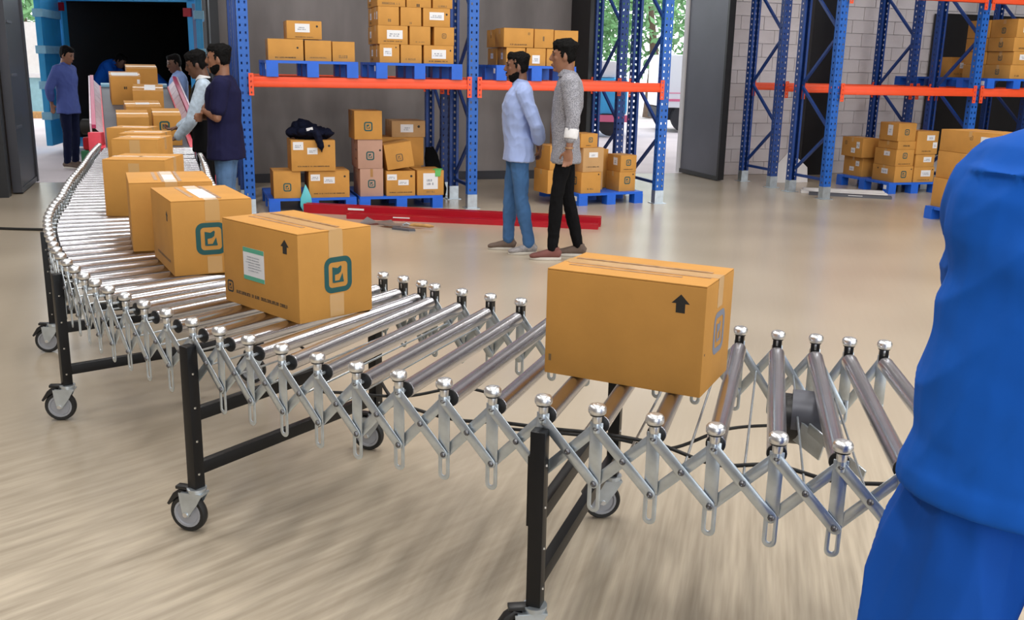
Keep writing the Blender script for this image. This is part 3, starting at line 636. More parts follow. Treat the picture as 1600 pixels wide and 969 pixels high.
BARM = {}
def barm(L):
    k = round(L, 2)
    if k not in BARM: BARM[k] = bar_mesh(k)
    return BARM[k]
CAPR = MB().lathe([(.0245, -.012), (.0245, .004), (.020, .006), (.009, .008)], 18).mesh('bearing_cap', plastic, 40)
RIM = MB().lathe([(.0258, -.002), (.0258, .002), (.0235, .0022)], 20)
RL = {}
def roller_mesh(L):
    k = round(L, 3)
    if k not in RL: RL[k] = MB().lathe([(.0235, -k/2), (.0252, -k/2+.001), (.0252, -k/2+.004), (.0248, -k/2+.006), (.0248, k/2-.006), (.0252, k/2-.004), (.0252, k/2-.001), (.0235, k/2)], 20).mesh('roller', rollm, 40)
    return RL[k]
RODM = {}
def zs_bot(sp): return ZPIV - sqrt(max(BAR**2-sp**2, .012))
fars = MB(); farb = MB()
for i in range(NS):
    N, F_ = near[i], far[i]; ax = (F_-N); L = ax.length; ax.normalize(); th = atan2(ax.y, ax.x)
    rotx = Matrix.Rotation(th, 4, 'Z') @ Matrix.Rotation(pi/2, 4, 'Y')
    c = N.lerp(F_, .5)+Vector((0, 0, .695)); rl = L-.085
    ro = link('roller', roller_mesh(rl), conv); ro.matrix_local = Matrix.Translation(c) @ rotx
    for s_ in (-1, 1):
        cp = link('bearing_cap', CAPR, ro); cp.matrix_local = Matrix.Translation((0, 0, s_*rl/2)) @ (Matrix.Identity(4) if s_ > 0 else Matrix.Rotation(pi, 4, 'X'))
    if i < 45: part('axle', MB().tube([(0, 0, -L/2+.002), (0, 0, L/2-.002)], .005, 6), steel, ro, 40)
    for side, P, other in ((0, near, -1), (1, far, 1)):
        p = P[i]; tg = (P[min(i+1, NS-1)]-P[max(i-1, 0)]).normalized(); ta = atan2(tg.y, tg.x)
        a0 = ta if side == 0 else ta+pi
        # outward normal is local -y for the bolts
        nrm = Vector((sin(a0), -cos(a0), 0))
        if (nrm.dot(ax) > 0) != (side == 1): a0 += pi; nrm = -nrm
        st = link('post_strap', STRAP, conv, loc=(p.x, p.y, ZPIV), rot=(0, 0, a0))
        if i < 40:
            link('bolt', BOLT, st, loc=(0, -.0046, 0)); sp = ((P[min(i+1, NS-1)]-p).length)
            link('bolt', BOLT, st, loc=(0, -.0046, zs_bot(sp)-ZPIV))
        kn = link('knob', KNOB, conv, loc=(p.x, p.y, ZPIV))
        link('knob_collar', KCOL, kn)
        if side == 0 or i > 30: link('knob_neck', NECK, kn)
        else: link('knob_neck', NECKB, kn, rot=(0, 0, a0), label='black plastic neck')
        if i < NS-1:
            q = P[i+1]; d = q-p; sp = d.length; zb = zs_bot(sp); ba = atan2(d.y, d.x); mid = (p+q)/2
            for lay, (z0_, z1_, off) in enumerate(((ZPIV, zb, .0042 if side == 1 else -.0042), (zb, ZPIV, -.0042 if side == 1 else .0042))):
                bl = sqrt(sp*sp+(ZPIV-zb)**2); tl = atan2(z1_-z0_, sp)
                loc = mid+nrm*off+Vector((0, 0, (ZPIV+zb)/2))
                if i < 66:
                    bo = link('scissor_bar', barm(bl), conv); bo.matrix_local = Matrix.Translation(loc) @ Matrix.Rotation(ba, 4, 'Z') @ Matrix.Rotation(-tl, 4, 'Y')
            if i < 40:
                bb = link('pivot_bolt', BOLT, conv, loc=mid+nrm*.0062+Vector((0, 0, (ZPIV+zb)/2)), rot=(0, 0, a0))
    if i < NS-1 and i < 50:
        a = (near[i]+near[i+1])/2; b_ = (far[i]+far[i+1])/2; zz = (ZPIV+zs_bot(.135))/2
        part('tie_rod', MB().tube([(a.x, a.y, zz), (b_.x, b_.y, zz)], .0035, 6), steel, conv, 40)
# legs on casters
def sq_tube(p, q, w=.034):
    return MB().bar(p, q, w, w, (0.3, 1, 0))
RIV = MB().box((0, 0, 0), (.006, .006, .006)).mesh('rivet', chrome, 0)
def caster(x, y, a, wa):
    # swivel stem at (x,y), wheel trails by .035 in direction a; wheel plane contains a
    z = .068; cs = MB()
    M_ = Matrix.Translation((x, y, 0)) @ Matrix.Rotation(a, 4, 'Z')
    cs.lathe([(.030, .150), (.030, .158), (.034, .160), (.034, .166), (.022, .168)], 16, M_)
    cs.bbox(-.032, .050, -.024, .024, .142, .150, M_)
    for s_ in (-1, 1):
        poly = [(-.032, .148), (.058, .148), (.055, .118), (.045, .060), (.025, .060), (-.010, .108)]
        cs.prism(poly, -.0015, .0015, M_ @ Matrix.Translation((0, s_*.0235, 0)) @ Matrix.Rotation(pi/2, 4, 'X'))
    c = part('caster', cs, steel, conv, 30)
    wm = M_ @ Matrix.Translation((.035, 0, z)) @ Matrix.Rotation(pi/2, 4, 'X')
    part('tire', MB().lathe([(.050, -.014), (.062, -.015), (.0665, -.010), (.068, 0), (.0665, .010), (.062, .015), (.050, .014), (.050, -.014)], 28, wm, False), rubber, c, 40)
    part('wheel_hub', MB().lathe([(.012, -.018), (.014, -.012), (.040, -.010), (.043, -.0145), (.0505, -.0145), (.0505, .0145), (.043, .0145), (.040, .010), (.014, .012), (.012, .018)], 24, wm), hubm, c, 40)
    part('axle_nut', MB().lathe([(.009, -.029), (.009, .029)], 8, wm), chrome, c, 30)
    br = MB(); br.prism([(.035, .150), (.060, .158), (.085, .140), (.112, .098), (.104, .092), (.080, .118), (.055, .136)], -.016, .016, M_ @ Matrix.Rotation(pi/2, 4, 'X'))
    br.box((.04, 0, .162), (.07, .03, .012), M_); part('brake_lever', br, plastic, c, 30, bevel=.003)
for i in (5, 14, 23, 31, 40, 49, 58):
    i += 2; N, F_ = near[i], far[i]; ax = (F_-N).normalized()
    tg = (near[i+1]-near[i-1]).normalized()
    a, b_ = N-ax*.024, F_-ax*.055
    for p, s_ in ((a, 1), (b_, -1)):
        zt = .675 if s_ > 0 else .66
        lg = part('leg', MB().bar((p.x, p.y, .168), (p.x, p.y, zt), .041, .041, (ax.x, ax.y, 0)), blackp, conv, 0, bevel=.002)
        part('adjustment_sleeve', MB().bar((p.x+tg.x*.022, p.y+tg.y*.022, .40), (p.x+tg.x*.022, p.y+tg.y*.022, .60), .014, .022, (ax.x, ax.y, 0)), blackp, lg, 0)
        for z in (.22, .34, .46, .58): link('rivet', RIV, lg, loc=(p.x-tg.x*.021, p.y-tg.y*.021, z))
        caster(p.x, p.y, pi+radians(8) if i % 2 else pi-radians(14), 0)
    for z in (.235, .43):
        part('cross_bar', MB().bar((a.x+ax.x*.017, a.y+ax.y*.017, z), (b_.x-ax.x*.017, b_.y-ax.y*.017, z), .030, .044, (0, 0, 1)), blackp, conv, 0, bevel=.002)
# drive drum and its bracket under the far rollers, cable
mc = near[2].lerp(far[2], .66)+Vector((-.035, 0, .585)); da = (near[1]-near[3]).normalized()
dr = part('drive_motor', MB().tube([tuple(mc-da*.075), tuple(mc+da*.075)], .075, 24), plastic, conv, 40)
part('motor_clamp', MB().tube([tuple(mc+Vector((0, 0, .012))-da*.045), tuple(mc+Vector((0, 0, .012))+da*.045)], .0770, 24), doorg, dr, 40)
lv = mc+Vector((-.02, -.09, .01))
part('motor_arm', MB().bar(tuple(lv), tuple(lv+Vector((.10, -.20, -.06))), .006, .03).bar(tuple(lv+Vector((-.03, .05, -.02))), tuple(lv+Vector((.03, -.05, -.05))), .006, .07), steel, dr, 0, bevel=.001)
def spl(pts, n=8):
    P = [Vector(p) for p in pts]; out = []
    for i in range(len(P)-1):
        a, b_, c, d = P[max(i-1, 0)], P[i], P[i+1], P[min(i+2, len(P)-1)]
        for k in range(n):
            t = k/n; out.append(.5*((2*b_)+(c-a)*t+(2*a-5*b_+4*c-d)*t*t+(3*b_-a-3*c+d)*t**3))
    return out+[P[-1]]
cab = [near[k].lerp(far[k], w)+Vector((0, 0, z)) for k, w, z in ((12, .35, .60), (11, .22, .585), (10, .14, .60), (9, .10, .61), (8, .09, .63), (7, .10, .635), (6, .12, .64), (5, .14, .63), (4, .12, .61), (3, .13, .63), (2, .14, .605), (1, .15, .61), (0, .2, .60))]
part('power_cable', MB().tube(spl(cab), .0055, 8), rubber, conv, 60)
cab = [near[k].lerp(far[k], w)+Vector((0, 0, z)) for k, w, z in ((8, .10, .61), (6, .2, .6), (5, .3, .56), (4, .42, .60), (3, .55, .59), (2, .62, .585))]
part('power_cable', MB().tube(spl(cab), .005, 8), rubber, conv, 60)
cab = [near[k].lerp(far[k], w)+Vector((0, 0, z)) for k, w, z in ((16, .5, .56), (14, .4, .54), (13, .2, .56), (12, .14, .60), (11, .3, .57), (10, .45, .58), (9, .5, .55))]
part('power_cable', MB().tube(spl(cab), .005, 8), rubber, conv, 60)

# ------------------------------------------------------------------ inclined belt loader
p0 = (near[-1]+far[-1])/2+Vector((-.03, .06, .70)); p1 = Vector((-4.95, 12.87, 1.225)); bd = p1-p0; bl_ = bd.length
bx = bd.normalized(); by = Vector((0, 0, 1)).cross(bx).normalized(); bz = bx.cross(by)
ld = thing('belt_loader', 'inclined belt loader with pale pink side guards running into the container', 'conveyor')
BM = Matrix((bx, by, bz)).transposed().to_4x4(); BM.translation = p0
hw = .40
part('belt', MB().bbox(0, bl_, -hw, hw, -.06, 0, BM), beltm, ld, 0, bevel=.01)
part('belt_frame', MB().bbox(.0, bl_, -hw-.05, -hw, -.14, .01, BM).bbox(.0, bl_, hw, hw+.05, -.14, .01, BM), pinkr, ld, 0)
part('top_lip', MB().bbox(bl_-.02, bl_+.08, -hw, hw, -.03, .03, BM), skyl, ld, 0)
for s_ in (-1, 1):
    n = 9; L0 = .55; seg = (bl_-L0)/n
    for k in range(n):
        x0 = L0+k*seg
        Mg = BM @ Matrix.Translation((x0, s_*(hw+.01), .0)) @ Matrix.Rotation(s_*radians(-42), 4, 'X')
        part('guard_panel', MB().bbox(0.01, seg-.01, min(0, s_*.001)-.004, .004, 0, .125, Mg @ Matrix.Rotation(0, 4, 'X')), guard, ld, 0)
    Mr = BM @ Matrix.Translation((L0, s_*(hw+.10), .105))
    part('guard_rail', MB().bbox(0, bl_-L0+.1, -.02, .02, -.02, .02, Mr), magenta, ld, 0)
    part('outer_guard', MB().bbox(0, bl_-L0, s_*.03-.008, s_*.03+.008, -.14, .03, Mr), guard, ld, 0)
    e = near[-1] if s_ > 0 else far[-1]
    part('support_panel', MB().bbox(e.x-.16 if s_ > 0 else e.x+.02, e.x-.03 if s_ > 0 else e.x+.13, e.y+.12, e.y+.22, 0, .86), pinkr, ld, 0, bevel=.01)
part('chassis', MB().bbox(-4.98, -4.1, 11.2, 12.2, .18, .55), greenm, ld, 0, bevel=.02)
part('engine_cover', MB().bbox(-4.96, -4.7, 11.22, 12.1, .55, .70), redp, ld, 0, bevel=.03)
part('cable_drum', MB().tube([(-5.1, 11.6, .79), (-4.8, 11.6, .79)], .09, 18), rubber, ld, 40)
for x in (-4.9, -4.2):
    for y in (11.4, 12.0): part('wheel', MB().lathe([(.06, -.05), (.17, -.05), (.18, 0), (.17, .05), (.06, .05)], 20, Matrix.Translation((x, y, .18)) @ Matrix.Rotation(pi/2, 4, 'Y')), tyrem, ld, 40)
part('ramp_strut', MB().bar((-4.7, 11.9, .50), (-4.72, 12.0, 1.0), .06, .06), pinkr, ld, 0)
# cartons riding up the belt
def on_belt(label, s_, off, yaw, L, Wd, H, dec=(), m=None):
    p = BM @ Vector((s_, off, .002)); p.z += 0.5*Wd*bx.z*1.0
    th = atan2(bx.y, bx.x)-pi/2
    t = carton(label, p-Vector((0, 0, 0.5*Wd*bx.z)), th+yaw, L, Wd, H, dec, m, group='boxes riding up the belt loader')
    t.rotation_euler = (Matrix.Rotation(0, 3, 'Z') @ Matrix((bx.cross(bz), bx, bz)).transposed() @ Matrix.Rotation(yaw, 3, 'Z')).to_euler()
    return t
on_belt('box with half hidden logo, left of the pair at the ramp foot', .22, .13, .0, .30, .36, .31, [('logo', 'F', .03, .13, .10)])
on_belt('box with logo and print, right of the pair at the ramp foot', .30, -.20, .0, .27, .36, .31, [('logo', 'F', -.03, .2, .10), ('text', 'F', -.03, .12, .08, .02)])
on_belt('low box with a torn white patch behind the pair on the ramp', .95, .0, .05, .36, .34, .26, [('strip', 'T', .0, 0, .14, .09, paper), ('strip', 'F', 0, .1, .06, .1)])
on_belt('box with black print and white lid strip halfway up the ramp', 1.75, -.10, -.05, .33, .42, .28, [('text', 'F', .0, .12, .12, .02), ('strip', 'T', .02, 0, .12, .3, paper)])
on_belt('box with white flap at the upper end of the ramp', 2.3, .13, .03, .34, .36, .33, [('strip', 'T', 0, 0, .30, .2, paper), ('text', 'F', 0, .2, .05, .03), ('strip', 'F', .14, .2, .03, .2, paper)])
on_belt('shaded box at the mouth of the container on the ramp', 2.85, -.08, .02, .36, .30, .33)
# ------------------------------------------------------------------ container / truck box
K = thing('shipping_container', 'sky blue shipping container with open doors and a dark interior', 'container', (-5.62, 17.18, 0), radians(-10.5)+pi)
# local +x runs to the container's left (picture left), y into... built with y negative = inwards
KM = None
Wc, Hc, Lc, z0c = 2.36, 2.52, 6.0, .12
def kp(name, x0, x1, y0, y1, z0, z1, m, par=None): return part(name, MB().bbox(x0, x1, -y1, -y0, z0, z1), m, par or K, 0)
kp('corner_post', Wc, Wc+.16, 0, .14, z0c-.1, Hc+.25, skyb); kp('corner_post', -.16, 0, 0, .14, z0c-.1, Hc+.25, skyb)
kp('header', -.16, Wc+.16, 0, .14, Hc, Hc+.25, skyb); kp('sill', 0, Wc, 0, .14, z0c-.1, z0c+.06, skyb)
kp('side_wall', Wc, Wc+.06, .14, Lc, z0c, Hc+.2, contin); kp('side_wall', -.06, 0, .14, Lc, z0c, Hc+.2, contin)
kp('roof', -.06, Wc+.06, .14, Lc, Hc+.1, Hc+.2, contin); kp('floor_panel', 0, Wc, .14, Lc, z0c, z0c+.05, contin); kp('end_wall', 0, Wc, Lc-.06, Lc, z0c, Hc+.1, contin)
for z in (2.42, 1.68):
    kp('hinge', Wc-.05, Wc+.09, -.05, 0, z-.07, z+.07, redp); kp('hinge', -.09, .05, -.05, 0, z-.14, z+.0, redp)
for xs, xe in ((Wc+.16, 1), (-.16, -1)):
    d = part('container_door', MB().bbox(0, .10, 0, 1.15, z0c, Hc+.2), skyb, K, 0, loc=(xs+(-.12 if xe > 0 else -.12), .02, 0), rot=(0, 0, radians(21 if xe > 0 else 28)), bevel=.01)
    for z in (.55, 1.05, 1.62, 2.2):
        part('lock_bar', MB().bbox(-.03, .13, .05, 1.17, z, z+.13), skyl, d, 0, bevel=.01)
kc = Matrix.Translation(K.location) @ Matrix.Rotation(K.rotation_euler.z, 4, 'Z')
def inbox(label, x, y, z, L, Wd, H): return carton(label, kc @ Vector((x, -y, z)), K.rotation_euler.z, L, Wd, H, group='boxes inside the container')
cnt = 0
for ix in range(4):
    for iz in range(4 if ix in (0, 1) else 3):
        inbox('brown box in the dark container, %s stack from the right, %s level' % (['first', 'second', 'third', 'fourth'][ix], rn[iz]), .45+ix*.46, 2.6, z0c+.052+iz*.302, .42, .36, .30)

# ------------------------------------------------------------------ things outside
far_w = thing('boundary_wall', 'pale rendered boundary wall with teal base beyond the left opening', 'wall', (0, 0, 0))
part('render_upper', MB().bbox(-24, 0, 27, 27.3, 1.0, 2.45), cream, far_w, 0); part('teal_base', MB().bbox(-24, 0, 26.95, 27.25, 0, 1.0), tealw, far_w, 0)
part('coping', MB().bbox(-24, 0, 26.85, 27.3, 1.0, 1.12), whitem, far_w, 0)
kb = thing('low_kerb', 'low brown kerb in front of the teal wall', 'kerb'); part('kerb_stone', MB().bbox(-24, -3, 25.9, 26.3, -.02, .14), wood, kb, 0)
ob_ = thing('orange_building', 'orange and white building part beyond the container, right of it', 'building')
part('orange_wall', MB().bbox(-9.0, -6.6, 30, 30.3, 1.6, 2.5), orange, ob_, 0); part('white_wall', MB().bbox(-9.0, -6.4, 30.0, 30.4, 2.5, 3.6), cream, ob_, 0); part('lower_wall', MB().bbox(-9.0, -6.4, 29.9, 30.4, 0, 1.6), whitem, ob_, 0)
gp = thing('grey_truck_panel', 'upright grey violet panel just right of the container', 'panel', (-5.2, 16.3, 0), 0)
part('panel', MB().bbox(-.05, .08, 0, .06, .0, 2.45), mat('violet_grey', (.22, .24, .36), .5), gp, 0); part('pink_base', MB().bbox(-.04, .12, -.05, 0, .3, 1.5), guard, gp, 0)
def tree(label, x, y, h, r, seed, n=1300):
    t = thing('leafy_tree', label, 'tree', (x, y, 0), 0, 'trees outside the hall'); rd = random.Random(seed)
    part('trunk', MB().tube([(0, 0, 0), (.1, 0, h*.3), (-.1, .1, h*.55)], [.2, .15, .08], 8), trunkm, t, 40)
    mb = MB(); cs = [(rd.uniform(-1, 1)*r*.7, rd.uniform(-1, 1)*r*.6, h*.55+rd.uniform(-.4, .5)*r*1.1, r*rd.uniform(.35, .6)) for _ in range(16)]
    for k in range(n):
        cx, cy, cz, cr_ = rd.choice(cs); v = Vector((rd.gauss(0, 1), rd.gauss(0, 1), rd.gauss(0, 1))).normalized()*cr_*rd.uniform(.6, 1.05)
        p = Vector((cx, cy, cz))+v; a = Vector((rd.gauss(0, 1), rd.gauss(0, 1), rd.gauss(0, 1))).normalized(); b_ = a.orthogonal().normalized(); s_ = rd.uniform(.09, .2)
        mb.add([tuple(p-a*s_), tuple(p-b_*s_*.5), tuple(p+a*s_), tuple(p+b_*s_*.5)], [(0, 1, 2, 3)])
    part('foliage', mb, leafm, t, 0, kind='stuff')
tree('leafy tree above the van seen through the middle opening', 4.4, 33, 6.5, 3.2, 1, 2600)
tree('leafy tree at the left edge of the middle opening', 2.0, 36, 6.0, 2.6, 2, 1800)
tree('leafy tree at the right edge of the middle opening', 8.2, 35, 6.5, 3.0, 3, 2200)
tree('leafy tree beyond the boundary wall far left', -15.4, 31.5, 5.4, 2.0, 4, 1300)
tree('leafy tree right of the container over the orange building', -9.6, 36, 6.2, 2.4, 5, 1500)
van = thing('delivery_van', 'white lorry with a pink stripe parked beyond the middle opening', 'truck', (2.9, 25.5, 0), radians(4))
part('body', MB().bbox(.9, 6.2, 0, 2.2, .62, 1.95), vanw, van, 0, bevel=.05)
part('stripe', MB().bbox(.95, 6.15, -.012, 0, .78, .84).bbox(.95, 6.15, -.012, 0, .98, 1.0), pinks, van, 0)
part('chassis', MB().bbox(.9, 6.2, .2, 2.0, .30, .60), tyrem, van, 0)
for x in (1.5, 2.3, 4.4): part('wheel', MB().lathe([(.2, -.12), (.36, -.12), (.38, 0), (.36, .12), (.2, .12)], 24, Matrix.Translation((x, .18, .38)) @ Matrix.Rotation(pi/2, 4, 'X')), tyrem, van, 40)
part('window', MB().bbox(4.6, 5.6, -.014, 0, 1.25, 1.6), glassm, van, 0)
cv = thing('blue_tanker', 'cyan and white vehicle at the left edge of the middle opening', 'truck', (1.85, 23.5, 0), 0)
part('body', MB().bbox(-.9, .78, 0, 1.8, .5, 1.35), skyb, cv, 0, bevel=.1); part('upper_body', MB().bbox(-.9, .5, .1, 1.7, 1.35, 1.75), vanw, cv, 0, bevel=.08)
part('bumper', MB().bbox(-.9, .9, -.05, .1, .34, .5), pinks, cv, 0)
for x in (-.5, .4): part('wheel', MB().lathe([(.15, -.1), (.3, -.1), (.32, 0), (.3, .1), (.15, .1)], 20, Matrix.Translation((x, .12, .32)) @ Matrix.Rotation(pi/2, 4, 'X')), tyrem, cv, 40)

# ------------------------------------------------------------------ loose things on the floor
def chan(name, label, p, q, w, h, m, cat, group=None):
    t = thing(name, label, cat, ((p[0]+q[0])/2, (p[1]+q[1])/2, p[2]), atan2(q[1]-p[1], q[0]-p[0]), group)
    L = (Vector(q)-Vector(p)).length
    mb = MB().bbox(-L/2, L/2, -w/2, w/2, 0, .006); mb.bbox(-L/2, L/2, -w/2, -w/2+.006, .006, h); mb.bbox(-L/2, L/2, w/2-.006, w/2, .006, h)
    part('web', mb, m, t, 0); part('lip', MB().bbox(-L/2, L/2, -w/2+.006, -w/2+.03, h-.006, h).bbox(-L/2, L/2, w/2-.03, w/2-.006, h-.006, h), m, t, 0)
    part('sticker', MB().bbox(-L/2+.5, -L/2+.68, -w/2-.001, -w/2, h*.55, h*.75), paper, t, 0)
    return t
chan('steel_channel', 'long dark red steel channel nearer the back of the floor pair', (-2.27, 10.50, 0), (.90, 9.98, 0), .11, .10, redp, 'steel beam', 'red steel channels on the floor')
chan('steel_channel', 'long dark red steel channel in front of its twin on the floor', (-1.75, 10.15, 0), (.86, 9.80, 0), .10, .055, redp, 'steel beam', 'red steel channels on the floor')
for k, (p, q, lb) in enumerate((((3.95, 13.05, 0), (4.95, 12.75, 0), 'grey metal strip on the floor nearest the blue upright'), ((3.9, 13.25, 0), (5.0, 13.05, 0), 'grey metal strip in the middle of the floor strips'), ((4.0, 13.5, 0), (5.05, 13.3, 0), 'grey metal strip furthest back by the white board'))):
    chan('metal_strip', lb, p, q, .12, .035, doorg if k == 0 else whitem, 'metal strip', 'metal strips by the right rack')
wbp = [(-.2, 0), (.34, 0), (.34, .22), (.05, .47), (-.2, .25)]
wb = thing('white_board', 'white pointed board leaning behind the blue upright', 'board', RW(5.35, 1.75), RA)
part('board', MB().prism(wbp, -.01, .01, Matrix.Rotation(radians(80), 4, 'X')), whitem, wb, 0)
# hand tools by the channel
tr = thing('trowel', 'grey trowel with wooden handle on the floor by the channel', 'tool', (-1.17, 9.62, 0), radians(-8))
part('blade', MB().prism([(-.20, .02), (-.08, .09), (.10, .07), (.14, .0), (.06, -.07), (-.10, -.05)], .02, .03), toolg, tr, 0)
part('handle', MB().tube([(.13, 0, .03), (.18, 0, .035), (.34, -.01, .03), (.38, -.01, .028)], [.010, .018, .017, .008], 10), wood, tr, 40)
part('shank', MB().tube([(.06, 0, .03), (.10, 0, .05), (.15, 0, .032)], .008, 8), steel, tr, 40)
rg_ = thing('paper_scrap', 'crumpled pale grey scrap beside the trowel', 'scrap', (-1.42, 9.82, 0), .3)
part('sheet', MB().add([(-.15, .02, .01), (-.06, .10, .06), (.02, .02, .02), (.18, .05, .03), (.20, -.07, .004), (.0, -.09, .02), (-.10, -.05, .004)], [(0, 1, 2, 6), (2, 5, 6), (2, 3, 4, 5)]), toolg, rg_, 0)
dk = thing('metal_plate', 'small dark metal plate in front of the trowel', 'tool', (-1.10, 9.48, 0), radians(-25))
part('plate', MB().prism([(-.12, .03), (.12, .035), (.15, 0), (.10, -.04), (-.10, -.03)], 0, .02), doorg, dk, 0)
cf = thing('plastic_film', 'crumpled turquoise plastic film hanging over the pallet edge', 'plastic', RW(-1.86, .108, 0), RA)
mb = MB(); ph = [(-.03, .21), (.0, .30), (.03, .24), (.06, .16), (.07, .05), (.055, 0), (-.03, 0), (-.06, .06), (-.055, .15)]
mb.prism(ph, -.02, .015, Matrix.Rotation(pi/2, 4, 'X')); part('film', mb, cyanp, cf, 0, bevel=.006)
gf = thing('green_film', 'small green plastic scrap on the box at the pallet end', 'plastic', RW(-.36, .17, .426), RA)
part('film', MB().prism([(-.06, .0), (.03, -.03), (.07, .05), (.0, .08)], 0, .012).prism([(-.04, -.07), (.02, -.07), (.03, 0), (-.04, 0)], -.002, .002, Matrix.Translation((0, -.024, .0)) @ Matrix.Rotation(pi/2, 4, 'X')), mat('green_film_plastic', (.12, .5, .12), .3), gf, 0)
cbl = thing('floor_cable', 'thin dark cable on the floor at the far left', 'cable', (0, 0, 0))
part('cable', MB().tube(spl([(-7.0, 9.4, .012), (-5.2, 9.05, .012), (-4.3, 9.0, .012), (-3.6, 9.15, .012), (-3.0, 9.1, .012)]), .014, 6), rubber, cbl, 60)

# ------------------------------------------------------------------ remeshed soft shapes
DG = None
def remesh(name, mb, m, parent, vox=.008, smooth_it=3, wr=0.0, wf=6.0, seed=0, fold=None):
    me = mb.mesh(name, m, 0); o = bpy.data.objects.new(name+'_tmp', me); C.objects.link(o)
    md = o.modifiers.new('r', 'REMESH'); md.mode = 'VOXEL'; md.voxel_size = vox; md.use_smooth_shade = True
    if smooth_it: s_ = o.modifiers.new('s', 'SMOOTH'); s_.iterations = smooth_it; s_.factor = .5
    dg = bpy.context.evaluated_depsgraph_get(); me2 = bpy.data.meshes.new_from_object(o.evaluated_get(dg))
    bpy.data.objects.remove(o); bpy.data.meshes.remove(me)
    if wr:
        so = Vector((seed*3.1, seed*1.7, seed*.9))
        nr = [v.normal.copy() for v in me2.vertices]
        for v, nn in zip(me2.vertices, nr):
            c = v.co; q = Vector((c.x*wf, c.y*wf, c.z*wf*.55))+so
            w_ = noise.noise(q)+.6*(1-2*abs(noise.noise(Vector((q.x*1.8+q.z*.9, q.y*1.8, q.z*2.6)))))-.3
            v.co = c+nn*(wr*w_)
    if fold:
        nr = [v.normal.copy() for v in me2.vertices]
        for v, nn in zip(me2.vertices, nr): v.co = v.co+nn*fold(v.co)
    me2.name = name; me2.materials.clear(); me2.materials.append(m)
    me2.polygons.foreach_set('use_smooth', [True]*len(me2.polygons))
    return link(name, me2, parent)
# jacket on the box
jk = thing('jacket', 'dark navy jacket heaped on a box, sleeve hanging down', 'clothing', RW(-1.76, .33, .785), RA)
mb = MB(); mb.ball((0, 0, .045), (.245, .17, .065)).ball((-.06, .03, .11), (.13, .11, .07)).ball((-.18, .02, .05), (.09, .13, .05)).ball((.17, -.04, .05), (.10, .14, .045)).ball((-.02, -.1, .06), (.14, .1, .05))
mb.loft([((.02, -.14, .05), .03, .05), ((.05, -.215, .03), .018, .05), ((.07, -.235, -.04), .014, .04), ((.085, -.232, -.12), .012, .022), ((.09, -.23, -.15), .008, .012)])
remesh('jacket_cloth', mb, jacketm, jk, .009, 2, .032, 9, 2)
part('white_tag', MB().box((-.01, -.19, .105), (.07, .004, .03), Matrix.Rotation(radians(-12), 4, 'Y')), whitec, jk, 0)
bk = thing('black_bag', 'black bag hanging down behind the right floor boxes', 'bag', RW(-.22, .95, 0), RA)
mb = MB(); mb.loft([((-.05, 0, .62), .02, .05), ((-.03, 0, .5), .04, .09), ((.0, -.02, .3), .05, .11), ((.04, -.04, .1), .06, .12), ((.04, -.04, .01), .05, .1)], side=(1, 0, 0))
remesh('bag_body', mb, sh_bk, bk, .012, 2, .01, 9, 4)

# ------------------------------------------------------------------ people
def lerpP(a, b_, t): return Vector(a).lerp(Vector(b_), t)
def limb(mb, pts, rads, n=12, side=(0, 1, 0)):
    R = []
    for i in range(len(pts)-1):
        for k in range(4):
            t = k/4; r = rads[i]*(1-t)+rads[i+1]*t; R.append((lerpP(pts[i], pts[i+1], t), r, r))
    R.append((Vector(pts[-1]), rads[-1], rads[-1])); mb.loft(R, n, side)
    for p, r in zip(pts, rads): mb.ball(p, r*.99, 12, 8)
def hand(mb, wrist, d, palm_n, s=1.0, curl=.35, thumb_side=1):
    d = Vector(d).normalized(); pn = Vector(palm_n); pn = (pn-d*pn.dot(d)).normalized(); sd = d.cross(pn).normalized()*thumb_side
    w = Vector(wrist); pc = w+d*.05*s
    mb.loft([(w-d*.01, .018*s, .024*s), (w+d*.02*s, .017*s, .034*s), (w+d*.06*s, .015*s, .041*s), (w+d*.088*s, .012*s, .038*s)], 12, tuple(sd))
    for k, (o, L) in enumerate(((.031, .068), (.0105, .076), (-.0105, .070), (-.031, .055))):
        b0 = w+d*.082*s+sd*o*s; dr = d; pts = [b0]; c = curl*(1+.15*k)
        for j, f in enumerate((.42, .33, .25)):
            dr = (Matrix.Rotation(-c*(.8 if j == 0 else 1.2), 3, sd*1.0) @ dr) if thumb_side > 0 else (Matrix.Rotation(c*(.8 if j == 0 else 1.2), 3, sd) @ dr)
            pts.append(pts[-1]+dr*L*f*s)
        R = [(p, r*s, r*s) for p, r in zip(pts, (.0095, .009, .008, .0065))]; mb.loft(R, 8, tuple(sd)); mb.ball(pts[-1], .0066*s, 8, 6)
    t0 = w+d*.025*s+sd*.03*s; t1 = t0+(d*.6+sd*.8+pn*.25).normalized()*.035*s; t2 = t1+(d*.9+sd*.3+pn*.3).normalized()*.032*s
    mb.loft([(t0, .013*s, .013*s), (t1, .0105*s, .0105*s), (t2, .008*s, .008*s)], 8, tuple(pn)); mb.ball(t2, .0082*s, 8, 6)
HEADR = [(-.118, .050, .022, .024), (-.108, .040, .042, .040), (-.085, .026, .064, .054), (-.05, .014, .080, .065), (-.015, .006, .088, .071), (.02, .000, .093, .075), (.055, -.004, .092, .075), (.085, -.008, .078, .064), (.105, -.010, .056, .047), (.117, -.012, .030, .025)]
